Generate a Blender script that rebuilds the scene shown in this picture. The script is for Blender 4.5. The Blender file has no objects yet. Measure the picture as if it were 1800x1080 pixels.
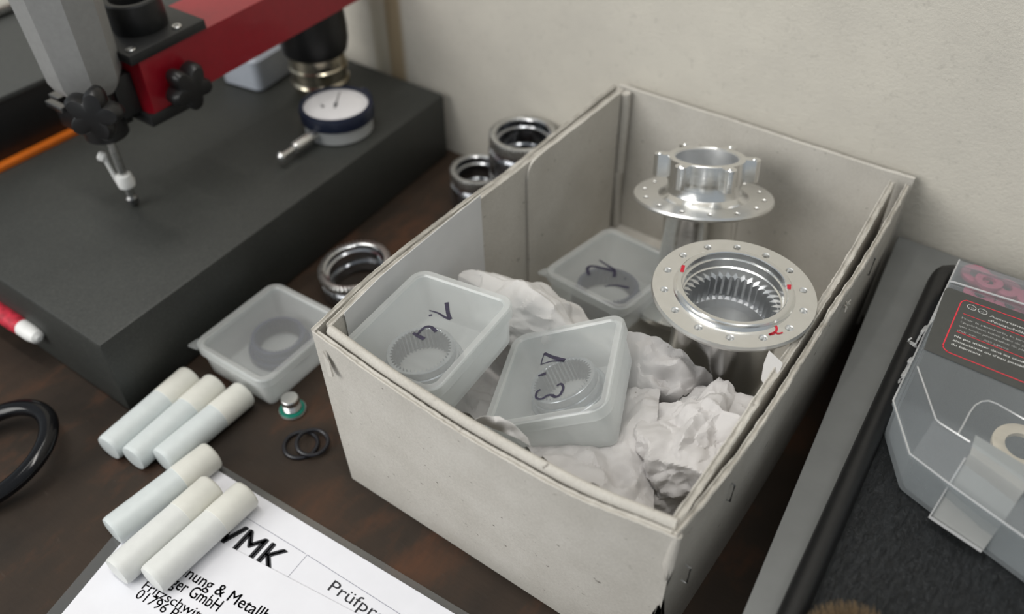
import bpy, bmesh, math, random
import numpy as np
from mathutils import Vector, Matrix, noise as mnoise
from mathutils.geometry import delaunay_2d_cdt

random.seed(7)
S = bpy.context.scene
COL = S.collection
PI = math.pi

# ------------------------------------------------------------------ camera
F = 1495.5
CP = np.array([0.23638471, -0.17213444, 0.38181075])
CR = np.array([[0.81423166, 0.58052133, -0.00466837],
               [-0.39264519, 0.55660661, 0.73213307],
               [-0.42761731, 0.59429291, -0.68114563]])
cam_d = bpy.data.cameras.new('camera')
cam = bpy.data.objects.new('camera', cam_d)
COL.objects.link(cam)
cam_d.sensor_width = 36.0
cam_d.lens = F / 1800 * 36
cam_d.clip_start = 0.005
cam_d.clip_end = 50
cam.matrix_world = Matrix(((CR[0][0], CR[1][0], -CR[2][0], CP[0]),
                           (CR[0][1], CR[1][1], -CR[2][1], CP[1]),
                           (CR[0][2], CR[1][2], -CR[2][2], CP[2]), (0, 0, 0, 1)))
cam_d.dof.use_dof = True
cam_d.dof.focus_distance = 0.395
cam_d.dof.aperture_fstop = 5.2
S.camera = cam

# ------------------------------------------------------------------ light
world = bpy.data.worlds.new('world')
S.world = world
world.use_nodes = True
bg = world.node_tree.nodes['Background']
bg.inputs[0].default_value = (0.86, 0.94, 1.0, 1)
bg.inputs[1].default_value = 0.40


def area(name, loc, target, sx, sy, power, col):
    d = bpy.data.lights.new(name, 'AREA')
    d.shape = 'RECTANGLE'
    d.size, d.size_y, d.energy, d.color = sx, sy, power, col
    o = bpy.data.objects.new(name, d)
    COL.objects.link(o)
    o.location = loc
    o.rotation_euler = (Vector(target) - Vector(loc)).to_track_quat('-Z', 'Y').to_euler()
    return o


area('window_light', (-0.70, -1.50, 1.05), (0.05, 0.1, 0.08), 1.4, 0.9, 30, (1.0, 0.985, 0.95))
area('ceiling_tube', (0.25, -0.1, 2.1), (0.25, -0.1, 0), 1.3, 0.12, 16, (1.0, 0.97, 0.92))
area('ceiling_tube', (-0.55, 0.0, 2.1), (-0.55, 0.0, 0), 0.12, 1.3, 7, (1.0, 0.97, 0.92))

S.view_settings.view_transform = 'Standard'
S.view_settings.look = 'None'
S.view_settings.gamma = 1
S.view_settings.use_curve_mapping = False
S.view_settings.exposure = -0.14
S.cycles.use_denoising = True
S.cycles.max_bounces = 16
S.cycles.transparent_max_bounces = 24
S.cycles.sample_clamp_indirect = 6


# ------------------------------------------------------------------ layout helpers
def ray(px, py):
    return np.array([(px - 900) / F, (540 - py) / F, 1.0]) @ CR


def at(px, py, z=0.0):
    d = ray(px, py)
    return Vector(CP + d * ((z - CP[2]) / d[2]))


def at_plane(px, py, p0, n):
    d = ray(px, py)
    n = np.array(n)
    return Vector(CP + d * (np.dot(np.array(p0) - CP, n) / np.dot(d, n)))


def rod(v):
    v = Vector(v)
    return Matrix.Rotation(v.length, 4, v.normalized()) if v.length > 1e-9 else Matrix.Identity(4)


# ------------------------------------------------------------------ materials
def nodes_of(name):
    m = bpy.data.materials.new(name)
    m.use_nodes = True
    nt = m.node_tree
    return m, nt, nt.nodes['Principled BSDF'], nt.nodes['Material Output']


def noise(nt, scale, detail=4, rough=0.6, vec=None, kind='Object'):
    t = nt.nodes.new('ShaderNodeTexCoord')
    n = nt.nodes.new('ShaderNodeTexNoise')
    n.inputs['Scale'].default_value = scale
    n.inputs['Detail'].default_value = detail
    n.inputs['Roughness'].default_value = rough
    if vec:
        mp = nt.nodes.new('ShaderNodeMapping')
        mp.inputs['Scale'].default_value = vec
        nt.links.new(t.outputs[kind], mp.inputs[0])
        nt.links.new(mp.outputs[0], n.inputs[0])
    else:
        nt.links.new(t.outputs[kind], n.inputs[0])
    return n


def ramp(nt, src, stops):
    r = nt.nodes.new('ShaderNodeValToRGB')
    el = r.color_ramp.elements
    while len(el) < len(stops):
        el.new(0.5)
    for e, (p, c) in zip(el, stops):
        e.position = p
        e.color = (*c, 1) if len(c) == 3 else c
    nt.links.new(src, r.inputs[0])
    return r


def mixc(nt, fac, a, b, mode='MIX'):
    m = nt.nodes.new('ShaderNodeMix')
    m.data_type = 'RGBA'
    m.blend_type = mode
    for sock, v in ((m.inputs[0], fac), (m.inputs[6], a), (m.inputs[7], b)):
        if hasattr(v, 'links') or hasattr(v, 'is_linked'):
            nt.links.new(v, sock)
        else:
            sock.default_value = v if not isinstance(v, tuple) else ((*v, 1) if len(v) == 3 else v)
    return m.outputs[2]


def bump(nt, b, src, strength, dist):
    n = nt.nodes.new('ShaderNodeBump')
    n.inputs['Strength'].default_value = strength
    n.inputs['Distance'].default_value = dist
    nt.links.new(src, n.inputs['Height'])
    nt.links.new(n.outputs[0], b.inputs['Normal'])


def simple(name, col, rough=0.5, metal=0.0, nscale=None, var=0.15, bmp=0.0, bdist=0.0005, coat=0.0, spec=0.5, vec=None, kind='Object'):
    m, nt, b, o = nodes_of(name)
    b.inputs['Roughness'].default_value = rough
    b.inputs['Metallic'].default_value = metal
    b.inputs['Coat Weight'].default_value = coat
    b.inputs['Specular IOR Level'].default_value = spec
    if nscale:
        n = noise(nt, nscale, vec=vec, kind=kind)
        lo = tuple(c * (1 - var) for c in col)
        hi = tuple(min(1, c * (1 + var)) for c in col)
        r = ramp(nt, n.outputs[0], [(0.3, lo), (0.7, hi)])
        nt.links.new(r.outputs[0], b.inputs['Base Color'])
        if bmp:
            bump(nt, b, n.outputs[0], bmp, bdist)
    else:
        b.inputs['Base Color'].default_value = (*col, 1)
    return m


def frosted(name, col, clear, gloss_rough=0.3, translucent=0.45, gloss=0.06, falloff=0.6):
    """milky clear plastic: part of the light passes straight through, the rest scatters"""
    m, nt, b, o = nodes_of(name)
    nt.nodes.remove(b)
    tr = nt.nodes.new('ShaderNodeBsdfTransparent')
    tr.inputs[0].default_value = (0.97, 0.985, 0.99, 1)
    df = nt.nodes.new('ShaderNodeBsdfDiffuse')
    tl = nt.nodes.new('ShaderNodeBsdfTranslucent')
    gl = nt.nodes.new('ShaderNodeBsdfGlossy')
    gl.inputs['Roughness'].default_value = gloss_rough
    n = noise(nt, 90, 3)
    r = ramp(nt, n.outputs[0], [(0.3, tuple(c * 0.95 for c in col)), (0.7, col)])
    nt.links.new(r.outputs[0], df.inputs[0])
    nt.links.new(r.outputs[0], tl.inputs[0])
    m1 = nt.nodes.new('ShaderNodeMixShader')
    m1.inputs[0].default_value = translucent
    nt.links.new(df.outputs[0], m1.inputs[1])
    nt.links.new(tl.outputs[0], m1.inputs[2])
    lw = nt.nodes.new('ShaderNodeLayerWeight')
    lw.inputs[0].default_value = 0.25
    mul = nt.nodes.new('ShaderNodeMath')
    mul.operation = 'MULTIPLY_ADD'
    mul.inputs[1].default_value = -clear * falloff
    mul.inputs[2].default_value = clear
    nt.links.new(lw.outputs['Facing'], mul.inputs[0])
    m2 = nt.nodes.new('ShaderNodeMixShader')
    nt.links.new(mul.outputs[0], m2.inputs[0])
    nt.links.new(m1.outputs[0], m2.inputs[1])
    nt.links.new(tr.outputs[0], m2.inputs[2])
    m3 = nt.nodes.new('ShaderNodeMixShader')
    m3.inputs[0].default_value = gloss
    nt.links.new(m2.outputs[0], m3.inputs[1])
    nt.links.new(gl.outputs[0], m3.inputs[2])
    nt.links.new(m3.outputs[0], o.inputs[0])
    return m


def plaster():
    m, nt, b, o = nodes_of('rough_plaster')
    n1 = noise(nt, 14, 5, 0.6)
    n2 = noise(nt, 200, 5, 0.7)
    n3 = noise(nt, 650, 3, 0.6)
    c = ramp(nt, n1.outputs[0], [(0.3, (0.565, 0.535, 0.475)), (0.7, (0.655, 0.62, 0.545))]).outputs[0]
    sp = ramp(nt, n2.outputs[0], [(0.26, (0.6, 0.6, 0.6)), (0.42, (1, 1, 1))]).outputs[0]
    c = mixc(nt, 0.4, c, sp, 'MULTIPLY')
    # vertical brown and tan bands on the plaster
    tc = nt.nodes.new('ShaderNodeTexCoord')
    sx = nt.nodes.new('ShaderNodeSeparateXYZ')
    nt.links.new(tc.outputs['Object'], sx.inputs[0])

    def band(cx, w):
        a = nt.nodes.new('ShaderNodeMath'); a.operation = 'SUBTRACT'; a.inputs[1].default_value = cx
        nt.links.new(sx.outputs[0], a.inputs[0])
        ab = nt.nodes.new('ShaderNodeMath'); ab.operation = 'ABSOLUTE'
        nt.links.new(a.outputs[0], ab.inputs[0])
        r_ = nt.nodes.new('ShaderNodeMapRange')
        r_.interpolation_type = 'SMOOTHSTEP'
        r_.inputs[1].default_value = w; r_.inputs[2].default_value = w * 0.35
        r_.inputs[3].default_value = 0; r_.inputs[4].default_value = 0.85
        nt.links.new(ab.outputs[0], r_.inputs[0])
        return r_.outputs[0]
    c = mixc(nt, band(-0.2055, 0.013), c, (0.33, 0.24, 0.13))
    c = mixc(nt, band(-0.222, 0.010), c, (0.50, 0.45, 0.35))
    c = mixc(nt, band(-0.156, 0.0), c, (0.5, 0.47, 0.42))
    nt.links.new(c, b.inputs['Base Color'])
    b.inputs['Roughness'].default_value = 0.9
    b.inputs['Specular IOR Level'].default_value = 0.15
    h = mixc(nt, 0.55, n2.outputs[0], n3.outputs[0])
    bump(nt, b, h, 0.4, 0.0011)
    return m


def bench_wood():
    m, nt, b, o = nodes_of('worn_dark_bench_top')
    n1 = noise(nt, 22, 6, 0.65, (1, 0.45, 1))
    n2 = noise(nt, 9, 3, 0.5)
    n3 = noise(nt, 230, 4, 0.6, (0.3, 1, 1))
    c = ramp(nt, n1.outputs[0], [(0.30, (0.018, 0.014, 0.011)), (0.52, (0.030, 0.021, 0.015)), (0.70, (0.085, 0.036, 0.018))]).outputs[0]
    f = ramp(nt, n2.outputs[0], [(0.45, (0, 0, 0)), (0.75, (0.6, 0.6, 0.6))]).outputs[0]
    c = mixc(nt, f, c, (0.062, 0.036, 0.022))
    s = ramp(nt, n3.outputs[0], [(0.68, (0, 0, 0)), (0.76, (0.5, 0.5, 0.5))]).outputs[0]
    c = mixc(nt, s, c, (0.07, 0.055, 0.045))
    nt.links.new(c, b.inputs['Base Color'])
    rr = ramp(nt, n1.outputs[0], [(0.3, (0.50,) * 3), (0.7, (0.70,) * 3)])
    b.inputs['Specular IOR Level'].default_value = 0.3
    nt.links.new(rr.outputs[0], b.inputs['Roughness'])
    bump(nt, b, n3.outputs[0], 0.25, 0.0006)
    return m


def cardboard():
    m, nt, b, o = nodes_of('grey_board')
    n1 = noise(nt, 30, 4, 0.6)
    n2 = noise(nt, 900, 3, 0.7)
    n3 = noise(nt, 260, 2, 0.5, (1, 0.6, 1.6))
    c = ramp(nt, n1.outputs[0], [(0.3, (0.475, 0.45, 0.405)), (0.7, (0.55, 0.525, 0.48))]).outputs[0]
    c = mixc(nt, 0.22, c, n2.outputs[0], 'OVERLAY')
    s = ramp(nt, n3.outputs[0], [(0.24, (1, 1, 1)), (0.29, (0, 0, 0))]).outputs[0]
    c = mixc(nt, s, c, (0.20, 0.18, 0.16))
    nt.links.new(c, b.inputs['Base Color'])
    b.inputs['Roughness'].default_value = 0.92
    b.inputs['Specular IOR Level'].default_value = 0.15
    bump(nt, b, n2.outputs[0], 0.35, 0.0004)
    return m


def metal(name, col, rough, nscale=600, vec=(1, 1, 0.02), amt=0.08, aniso=0.0):
    m, nt, b, o = nodes_of(name)
    b.inputs['Metallic'].default_value = 1
    b.inputs['Base Color'].default_value = (*col, 1)
    n = noise(nt, nscale, 3, 0.6, vec)
    r = ramp(nt, n.outputs[0], [(0.3, (max(0.02, rough - amt),) * 3), (0.7, (rough + amt,) * 3)])
    nt.links.new(r.outputs[0], b.inputs['Roughness'])
    b.inputs['Anisotropic'].default_value = aniso
    return m


def crumple_paper(name, col):
    m, nt, b, o = nodes_of(name)
    n1 = noise(nt, 40, 4, 0.6)
    n2 = noise(nt, 1200, 3, 0.7)
    n3 = noise(nt, 420, 2, 0.5)
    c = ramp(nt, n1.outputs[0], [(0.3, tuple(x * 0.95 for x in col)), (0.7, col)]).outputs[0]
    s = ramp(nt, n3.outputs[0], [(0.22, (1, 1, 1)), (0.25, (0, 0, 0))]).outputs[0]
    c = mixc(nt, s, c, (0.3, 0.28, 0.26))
    nt.links.new(c, b.inputs['Base Color'])
    b.inputs['Roughness'].default_value = 0.9
    b.inputs['Specular IOR Level'].default_value = 0.15
    bump(nt, b, n2.outputs[0], 0.3, 0.0003)
    return m


def grained():
    m, nt, b, o = nodes_of('grained_black_plastic')
    n1 = noise(nt, 520, 4, 0.7, (1, 0.4, 1))
    n1.inputs['Distortion'].default_value = 1.2
    c = ramp(nt, n1.outputs[0], [(0.35, (0.006, 0.0065, 0.007)), (0.65, (0.020, 0.022, 0.024))]).outputs[0]
    nt.links.new(c, b.inputs['Base Color'])
    b.inputs['Roughness'].default_value = 0.5
    b.inputs['Specular IOR Level'].default_value = 0.3
    bump(nt, b, n1.outputs[0], 0.9, 0.0010)
    return m


def granite():
    m, nt, b, o = nodes_of('black_granite')
    n1 = noise(nt, 700, 4, 0.75)
    n2 = noise(nt, 16, 3, 0.5)
    c = ramp(nt, n1.outputs[0], [(0.3, (0.020, 0.0215, 0.020)), (0.62, (0.036, 0.038, 0.034)), (0.8, (0.075, 0.075, 0.065))]).outputs[0]
    f = ramp(nt, n2.outputs[0], [(0.3, (0.85,) * 3), (0.7, (1.1,) * 3)]).outputs[0]
    c = mixc(nt, 1.0, c, f, 'MULTIPLY')
    nt.links.new(c, b.inputs['Base Color'])
    b.inputs['Roughness'].default_value = 0.55
    return m


M = dict(
    plaster=plaster(), bench=bench_wood(), board=cardboard(), granite=granite(), grained=grained(),
    alu=metal('turned_aluminium', (0.86, 0.86, 0.85), 0.20, 900, (0.05, 0.05, 1), 0.07),
    alu_dull=metal('milled_aluminium', (0.78, 0.79, 0.80), 0.38, 300, (1, 1, 1), 0.04),
    alu_face=metal('faced_aluminium', (0.84, 0.835, 0.815), 0.36, 300, (1, 1, 1), 0.04),
    chrome=metal('polished_steel', (0.52, 0.53, 0.55), 0.16, 300, (1, 1, 1), 0.05),
    steel=metal('satin_steel', (0.66, 0.66, 0.65), 0.30, 300, (1, 1, 1), 0.06),
    dark_steel=metal('dark_steel', (0.22, 0.22, 0.22), 0.35, 300, (1, 1, 1), 0.06),
    brass=metal('brassy_steel', (0.62, 0.56, 0.44), 0.22, 300, (1, 1, 1), 0.06),
    frost=frosted('milky_plastic', (0.89, 0.90, 0.89), 0.62),
    frost_lid=frosted('milky_lid_plastic', (0.88, 0.90, 0.90), 0.82, 0.2, 0.45, 0.05, 0.40),
    organizer=frosted('clear_grey_plastic', (0.50, 0.53, 0.55), 0.80, 0.45, 0.4, 0.03, 0.65),
    latch=frosted('grey_latch_plastic', (0.52, 0.525, 0.51), 0.22, 0.4, 0.35, 0.04, 0.5),
    sleeve=frosted('clear_film', (0.35, 0.35, 0.34), 0.90, 0.15, 0.3, 0.08),
    gear=simple('gear_steel', (0.36, 0.38, 0.40), 0.30, 0.85, 300, 0.1),
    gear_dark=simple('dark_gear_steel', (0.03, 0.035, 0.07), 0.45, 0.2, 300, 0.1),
    paper=simple('white_paper', (0.76, 0.76, 0.80), 0.85, 0, 60, 0.02, spec=0.2),
    tape=simple('white_tape_paper', (0.66, 0.66, 0.66), 0.8, 0, 60, 0.03, spec=0.2),
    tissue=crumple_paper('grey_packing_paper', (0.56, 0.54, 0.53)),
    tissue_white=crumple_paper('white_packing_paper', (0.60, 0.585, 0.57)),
    ink=simple('black_print', (0.02, 0.02, 0.025), 0.7),
    ink_grey=simple('grey_print', (0.30, 0.30, 0.36), 0.7),
    marker=simple('black_marker', (0.028, 0.024, 0.05), 0.5, 0, 900, 0.4),
    red_ink=simple('red_marker', (0.50, 0.01, 0.03), 0.4, 0, 900, 0.2),
    red_paint=simple('red_enamel', (0.27, 0.005, 0.014), 0.34, 0, 200, 0.08, coat=0.2),
    black=simple('black_plastic', (0.007, 0.007, 0.0075), 0.4, 0, 300, 0.2),
    black_sat=simple('black_anodised', (0.011, 0.0115, 0.012), 0.45, 0, 300, 0.2),
    black_gloss=simple('black_gloss', (0.004, 0.004, 0.005), 0.16, 0, 300, 0.2, spec=0.35),
    rubber=simple('black_rubber', (0.010, 0.010, 0.014), 0.35, 0, 500, 0.2),
    grey_plastic=simple('grey_plastic', (0.27, 0.27, 0.265), 0.5, 0, 300, 0.06),
    grey_paint=simple('grey_paint', (0.165, 0.17, 0.167), 0.42, 0, 60, 0.06),
    case_top=simple('dark_grey_plastic', (0.055, 0.058, 0.056), 0.6, 0, 300, 0.1),
    orange=simple('orange_trim', (0.70, 0.16, 0.01), 0.5, 0, 200, 0.08),
    white_plastic=simple('white_plastic', (0.78, 0.78, 0.76), 0.4, 0, 200, 0.03),
    ivory=simple('ivory_plastic', (0.70, 0.695, 0.64), 0.45, 0, 200, 0.03),
    vial_white=simple('whiter_plastic', (0.68, 0.69, 0.67), 0.45, 0, 200, 0.03),
    vial=simple('bluish_white_plastic', (0.60, 0.64, 0.64), 0.42, 0, 200, 0.03),
    blue_white=simple('pale_blue_plastic', (0.36, 0.39, 0.44), 0.5, 0, 200, 0.04),
    navy=simple('navy_ring', (0.008, 0.013, 0.033), 0.35, 0, 200, 0.1),
    dial_white=simple('dial_face', (0.78, 0.77, 0.78), 0.4, 0, 200, 0.02),
    dial_body=simple('dial_body_grey', (0.52, 0.53, 0.53), 0.35, 0.3, 200, 0.04),
    green=simple('green_seal', (0.0, 0.16, 0.11), 0.45, 0, 300, 0.1),
    label=simple('charcoal_label', (0.055, 0.056, 0.052), 0.55, 0, 300, 0.06),
    label_white=simple('white_print', (0.80, 0.80, 0.78), 0.6),
    label_red=simple('red_print', (0.72, 0.025, 0.05), 0.6),
    pink=simple('pink_rubber', (0.50, 0.12, 0.20), 0.5, 0, 300, 0.1),
    beige=simple('beige_rubber', (0.72, 0.62, 0.48), 0.5, 0, 300, 0.06),
    bristle=simple('brown_bristle', (0.17, 0.115, 0.06), 0.6, 0, 600, 0.5),
    wood=simple('varnished_wood', (0.30, 0.14, 0.05), 0.4, 0, 60, 0.2, vec=(1, 8, 1)),
    red_grip=simple('red_grip', (0.45, 0.02, 0.04), 0.5, 0, 240, 0.45),
    floor=simple('grey_concrete', (0.2, 0.19, 0.18), 0.8, 0, 6, 0.15),
    wrap=frosted('torn_film', (0.85, 0.85, 0.85), 0.35, 0.12, 0.3, 0.25),
)


# ------------------------------------------------------------------ mesh helpers
def link(name, me, mat, parent=None, label=None):
    o = bpy.data.objects.new(name, me)
    COL.objects.link(o)
    if mat is not None:
        me.materials.append(M[mat] if isinstance(mat, str) else mat)
    if parent is not None:
        o.parent = parent
    if label:
        o['label'] = label
    return o


def finish(name, bm, mat, parent=None, angle=35, label=None, smooth=True, recalc=True):
    if recalc:
        bmesh.ops.recalc_face_normals(bm, faces=bm.faces)
    me = bpy.data.meshes.new(name)
    bm.to_mesh(me)
    bm.free()
    if smooth:
        me.shade_smooth()
        me.set_sharp_from_angle(angle=math.radians(angle))
    return link(name, me, mat, parent, label)


def thing(name, label, cat, loc=(0, 0, 0), group=None, mat=None):
    o = bpy.data.objects.new(name, None)
    o.empty_display_size = 0.01
    COL.objects.link(o)
    if mat is not None:
        o.matrix_world = mat
    else:
        o.location = loc
    o['label'] = label
    o['category'] = cat
    if group:
        o['group'] = group
    return o


def tag(o, label, cat, group=None):
    o['label'] = label
    o['category'] = cat
    if group:
        o['group'] = group
    return o


def loft(bm, rings, cap0=True, cap1=True, closed=True, mat_index=0):
    vs = [[bm.verts.new(p) for p in r] for r in rings]
    n = len(vs[0])
    for a, b in zip(vs, vs[1:]):
        for i in range(n if closed else n - 1):
            j = (i + 1) % n
            bm.faces.new((a[i], a[j], b[j], b[i]))
    if cap0:
        bm.faces.new(list(reversed(vs[0])))
    if cap1:
        bm.faces.new(vs[-1])
    return vs


def circ(r, z, n=48, cx=0.0, cy=0.0):
    return [(cx + r * math.cos(2 * PI * i / n), cy + r * math.sin(2 * PI * i / n), z) for i in range(n)]


def lathe(bm, prof, n=64, close=False, mtx=None):
    rings = [circ(max(r, 1e-5), z, n) for r, z in prof]
    if mtx is not None:
        rings = [[mtx @ Vector(p) for p in r] for r in rings]
    vs = loft(bm, rings, not close, not close)
    if close:
        a, b = vs[-1], vs[0]
        for i in range(n):
            j = (i + 1) % n
            bm.faces.new((a[i], a[j], b[j], b[i]))
    return vs


def align(p0, p1):
    p0, p1 = Vector(p0), Vector(p1)
    return Matrix.Translation(p0) @ (p1 - p0).to_track_quat('Z', 'Y').to_matrix().to_4x4()


def rod_mesh(bm, p0, p1, prof, n=24):
    """profile (radius, fraction) along p0 -> p1"""
    L = (Vector(p1) - Vector(p0)).length
    lathe(bm, [(r, t * L) for r, t in prof], n, mtx=align(p0, p1))


def tube(bm, pts, r, n=8, closed=False, flat=1.0):
    pts = [Vector(p) for p in pts]
    rings = []
    up = Vector((0, 0, 1))
    N = len(pts)
    for i, p in enumerate(pts):
        a = pts[i - 1] if (i > 0 or closed) else pts[i]
        b = pts[(i + 1) % N] if (i < N - 1 or closed) else pts[i]
        d = (b - a).normalized()
        s = d.cross(up)
        if s.length < 1e-6:
            s = d.cross(Vector((0, 1, 0)))
        s.normalize()
        u = s.cross(d)
        rr = r[i] if isinstance(r, (list, tuple)) else r
        rings.append([p + (s * math.cos(2 * PI * k / n) + u * math.sin(2 * PI * k / n) * flat) * rr for k in range(n)])
    if closed:
        rings.append(rings[0])
        vs = [[bm.verts.new(q) for q in rg] for rg in rings[:-1]]
        vs.append(vs[0])
        for a, b in zip(vs, vs[1:]):
            for k in range(n):
                j = (k + 1) % n
                bm.faces.new((a[k], a[j], b[j], b[k]))
    else:
        loft(bm, rings)


def rrect(w, d, r, n=7, z=0.0, cx=0.0, cy=0.0):
    pts = []
    for sx, sy, a0 in ((1, 1, 0), (-1, 1, 90), (-1, -1, 180), (1, -1, 270)):
        for k in range(n + 1):
            a = math.radians(a0 + 90 * k / n)
            pts.append((cx + sx * (w / 2 - r) + r * math.cos(a), cy + sy * (d / 2 - r) + r * math.sin(a), z))
    return pts


def box_bm(bm, x0, x1, y0, y1, z0, z1, bev=0.0, mtx=None, seg=2):
    b2 = bmesh.new()
    loft(b2, [[(x0, y0, z), (x1, y0, z), (x1, y1, z), (x0, y1, z)] for z in (z0, z1)])
    if bev:
        bmesh.ops.bevel(b2, geom=list(b2.edges), offset=bev, segments=seg, profile=0.5, affect='EDGES')
    if mtx is not None:
        bmesh.ops.transform(b2, matrix=mtx, verts=b2.verts)
    me = bpy.data.meshes.new('tmp')
    b2.to_mesh(me)
    b2.free()
    bm.from_mesh(me)
    bpy.data.meshes.remove(me)


def poly_prism(bm, pts, z0, z1, bev=0.0):
    b2 = bmesh.new()
    loft(b2, [[(p[0], p[1], z) for p in pts] for z in (z0, z1)])
    if bev:
        bmesh.ops.bevel(b2, geom=list(b2.edges), offset=bev, segments=2, profile=0.5, affect='EDGES')
    me = bpy.data.meshes.new('tmp')
    b2.to_mesh(me)
    b2.free()
    bm.from_mesh(me)
    bpy.data.meshes.remove(me)


def gear_ring(bm, ro, ri, z0, z1, chamfer=0.0003):
    """ro, ri: lists of radii round the ring (same length)"""
    n = len(ro)

    def loop(rs, z, d=0.0):
        return [bm.verts.new(((r + d) * math.cos(2 * PI * i / n), (r + d) * math.sin(2 * PI * i / n), z)) for i, r in enumerate(rs)]
    c = chamfer
    loops = [loop(ri, z0), loop(ro, z0), loop(ro, z1 - c), loop(ro, z1, -c), loop(ri, z1, c), loop(ri, z1 - c)]
    loops.append(loops[0])
    for a, b in zip(loops, loops[1:]):
        for i in range(n):
            j = (i + 1) % n
            bm.faces.new((a[i], a[j], b[j], b[i]))


def teeth_radii(n_teeth, r_tip, r_root):
    out = []
    for _ in range(n_teeth):
        out += [r_tip, r_tip, r_root, r_root]
    return out


def teeth_radii_uneven(n_teeth, r_tip, r_root):
    """narrow tips, sloped flanks"""
    out = []
    for _ in range(n_teeth):
        out += [r_tip, r_root * 0.45 + r_tip * 0.55, r_root, r_root, r_root, r_root * 0.45 + r_tip * 0.55]
    return out


def holed_disc(bm, r_out, r_in, z0, z1, holes, hole_r, edge=0.0005, n=112, cham=0.0004):
    pts, edges, loops = [], [], []

    def add(loop):
        s = len(pts)
        pts.extend(Vector(p) for p in loop)
        k = len(loop)
        edges.extend((s + i, s + (i + 1) % k) for i in range(k))
        loops.append(list(range(s, s + k)))
    add([(r_out * math.cos(2 * PI * i / n), r_out * math.sin(2 * PI * i / n)) for i in range(n)])
    add([(r_in * math.cos(2 * PI * i / n), r_in * math.sin(2 * PI * i / n)) for i in range(n)])
    hr = hole_r + cham
    for hx, hy in holes:
        add([(hx + hr * math.cos(2 * PI * i / 16), hy + hr * math.sin(2 * PI * i / 16)) for i in range(16)])
    v, e, f, ov, oe, of = delaunay_2d_cdt(pts, edges, [], 0, 1e-7)
    tris = []
    for t in f:
        c = sum((v[i] for i in t), Vector((0, 0))) / len(t)
        if c.length < r_in * 0.999 or any((c - Vector(h)).length < hr * 0.97 for h in holes):
            continue
        tris.append(t)
    top = [bm.verts.new((p.x, p.y, z1)) for p in v]
    bot = [bm.verts.new((p.x, p.y, z0)) for p in v]
    for t in tris:
        bm.faces.new([top[i] for i in t])
        bm.faces.new([bot[i] for i in reversed(t)])
    inv = {}
    for i, os_ in enumerate(ov):
        for k in os_:
            inv[k] = i
    zm = (z0 + z1) / 2
    for li, lp in enumerate(loops):
        a = [top[inv[k]] for k in lp]
        b = [bot[inv[k]] for k in lp]
        m = len(a)
        if li == 0:
            mid = [bm.verts.new((x.co.x * (1 + edge / r_out), x.co.y * (1 + edge / r_out), zm)) for x in a]
        elif li == 1:
            mid = [bm.verts.new((x.co.x, x.co.y, zm)) for x in a]
        else:
            hx, hy = holes[li - 2]
            k_ = hole_r / hr
            mid = [bm.verts.new((hx + (x.co.x - hx) * k_, hy + (x.co.y - hy) * k_, z1 - cham)) for x in a]
        for p, q in ((a, mid), (mid, b)):
            for i in range(m):
                j = (i + 1) % m
                bm.faces.new((p[i], p[j], q[j], q[i]))


def ribbon(bm, pts, width, normal, lift=0.0):
    """flat stroke of given width lying on a plane"""
    pts = [Vector(p) for p in pts]
    # smooth resample
    if len(pts) > 2:
        out = []
        P = [pts[0]] + pts + [pts[-1]]
        for i in range(1, len(P) - 2):
            for k in range(6):
                t = k / 6
                a, b, c, d = P[i - 1], P[i], P[i + 1], P[i + 2]
                out.append(0.5 * ((2 * b) + (c - a) * t + (2 * a - 5 * b + 4 * c - d) * t * t + (3 * b - a - 3 * c + d) * t ** 3))
        out.append(pts[-1])
        pts = out
    n = Vector(normal).normalized()
    L, R = [], []
    for i, p in enumerate(pts):
        d = (pts[min(i + 1, len(pts) - 1)] - pts[max(i - 1, 0)]).normalized()
        s = d.cross(n).normalized()
        w = width[0] + (width[1] - width[0]) * i / max(1, len(pts) - 1) if isinstance(width, tuple) else width
        L.append(bm.verts.new(p + s * w / 2 + n * lift))
        R.append(bm.verts.new(p - s * w / 2 + n * lift))
    for i in range(len(pts) - 1):
        bm.faces.new((L[i], L[i + 1], R[i + 1], R[i]))


_text_cache = {}


def text_obj(name, body, p0, p1, up, mat, parent, height=None, bold=0.0, lift=0.0001, shear=0.0):
    """letters whose baseline runs p0 -> p1 (world), cap height `height`, flat on the plane of p0p1 and up"""
    cu = bpy.data.curves.new('lettering', 'FONT')
    cu.body = body
    cu.size = 1.0
    cu.shear = shear
    cu.resolution_u = 3
    tmp = bpy.data.objects.new('lettering', cu)
    COL.objects.link(tmp)
    dg = bpy.context.evaluated_depsgraph_get()
    me = bpy.data.meshes.new_from_object(tmp.evaluated_get(dg))
    bpy.data.objects.remove(tmp)
    bpy.data.curves.remove(cu)
    xs = [v.co.x for v in me.vertices]
    w = max(xs) - min(xs)
    p0, p1 = Vector(p0), Vector(p1)
    u = (p1 - p0)
    n = u.cross(Vector(up)).normalized()
    v = n.cross(u).normalized()
    s = u.length / w
    sy = (height / 0.70) if height else s
    un = u.normalized()
    x0 = min(xs)
    for q in me.vertices:
        q.co = p0 + un * ((q.co.x - x0) * s) + v * (q.co.y * sy) + n * lift
    me.materials.clear()
    if bold:
        bmt = bmesh.new()
        k = bold * s
        for dx, dy in ((-k, 0), (k, 0), (0, k * 0.5), (0, -k * 0.5), (0, 0)):
            m2 = me.copy()
            m2.transform(Matrix.Translation(un * dx + v * dy + n * (abs(dx) + abs(dy)) * 0.002))
            bmt.from_mesh(m2)
            bpy.data.meshes.remove(m2)
        bmt.to_mesh(me)
        bmt.free()
    o = link(name, me, mat, None)
    if parent is not None:
        o.parent = parent
        o.matrix_parent_inverse = parent.matrix_world.inverted()
    return o


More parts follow.
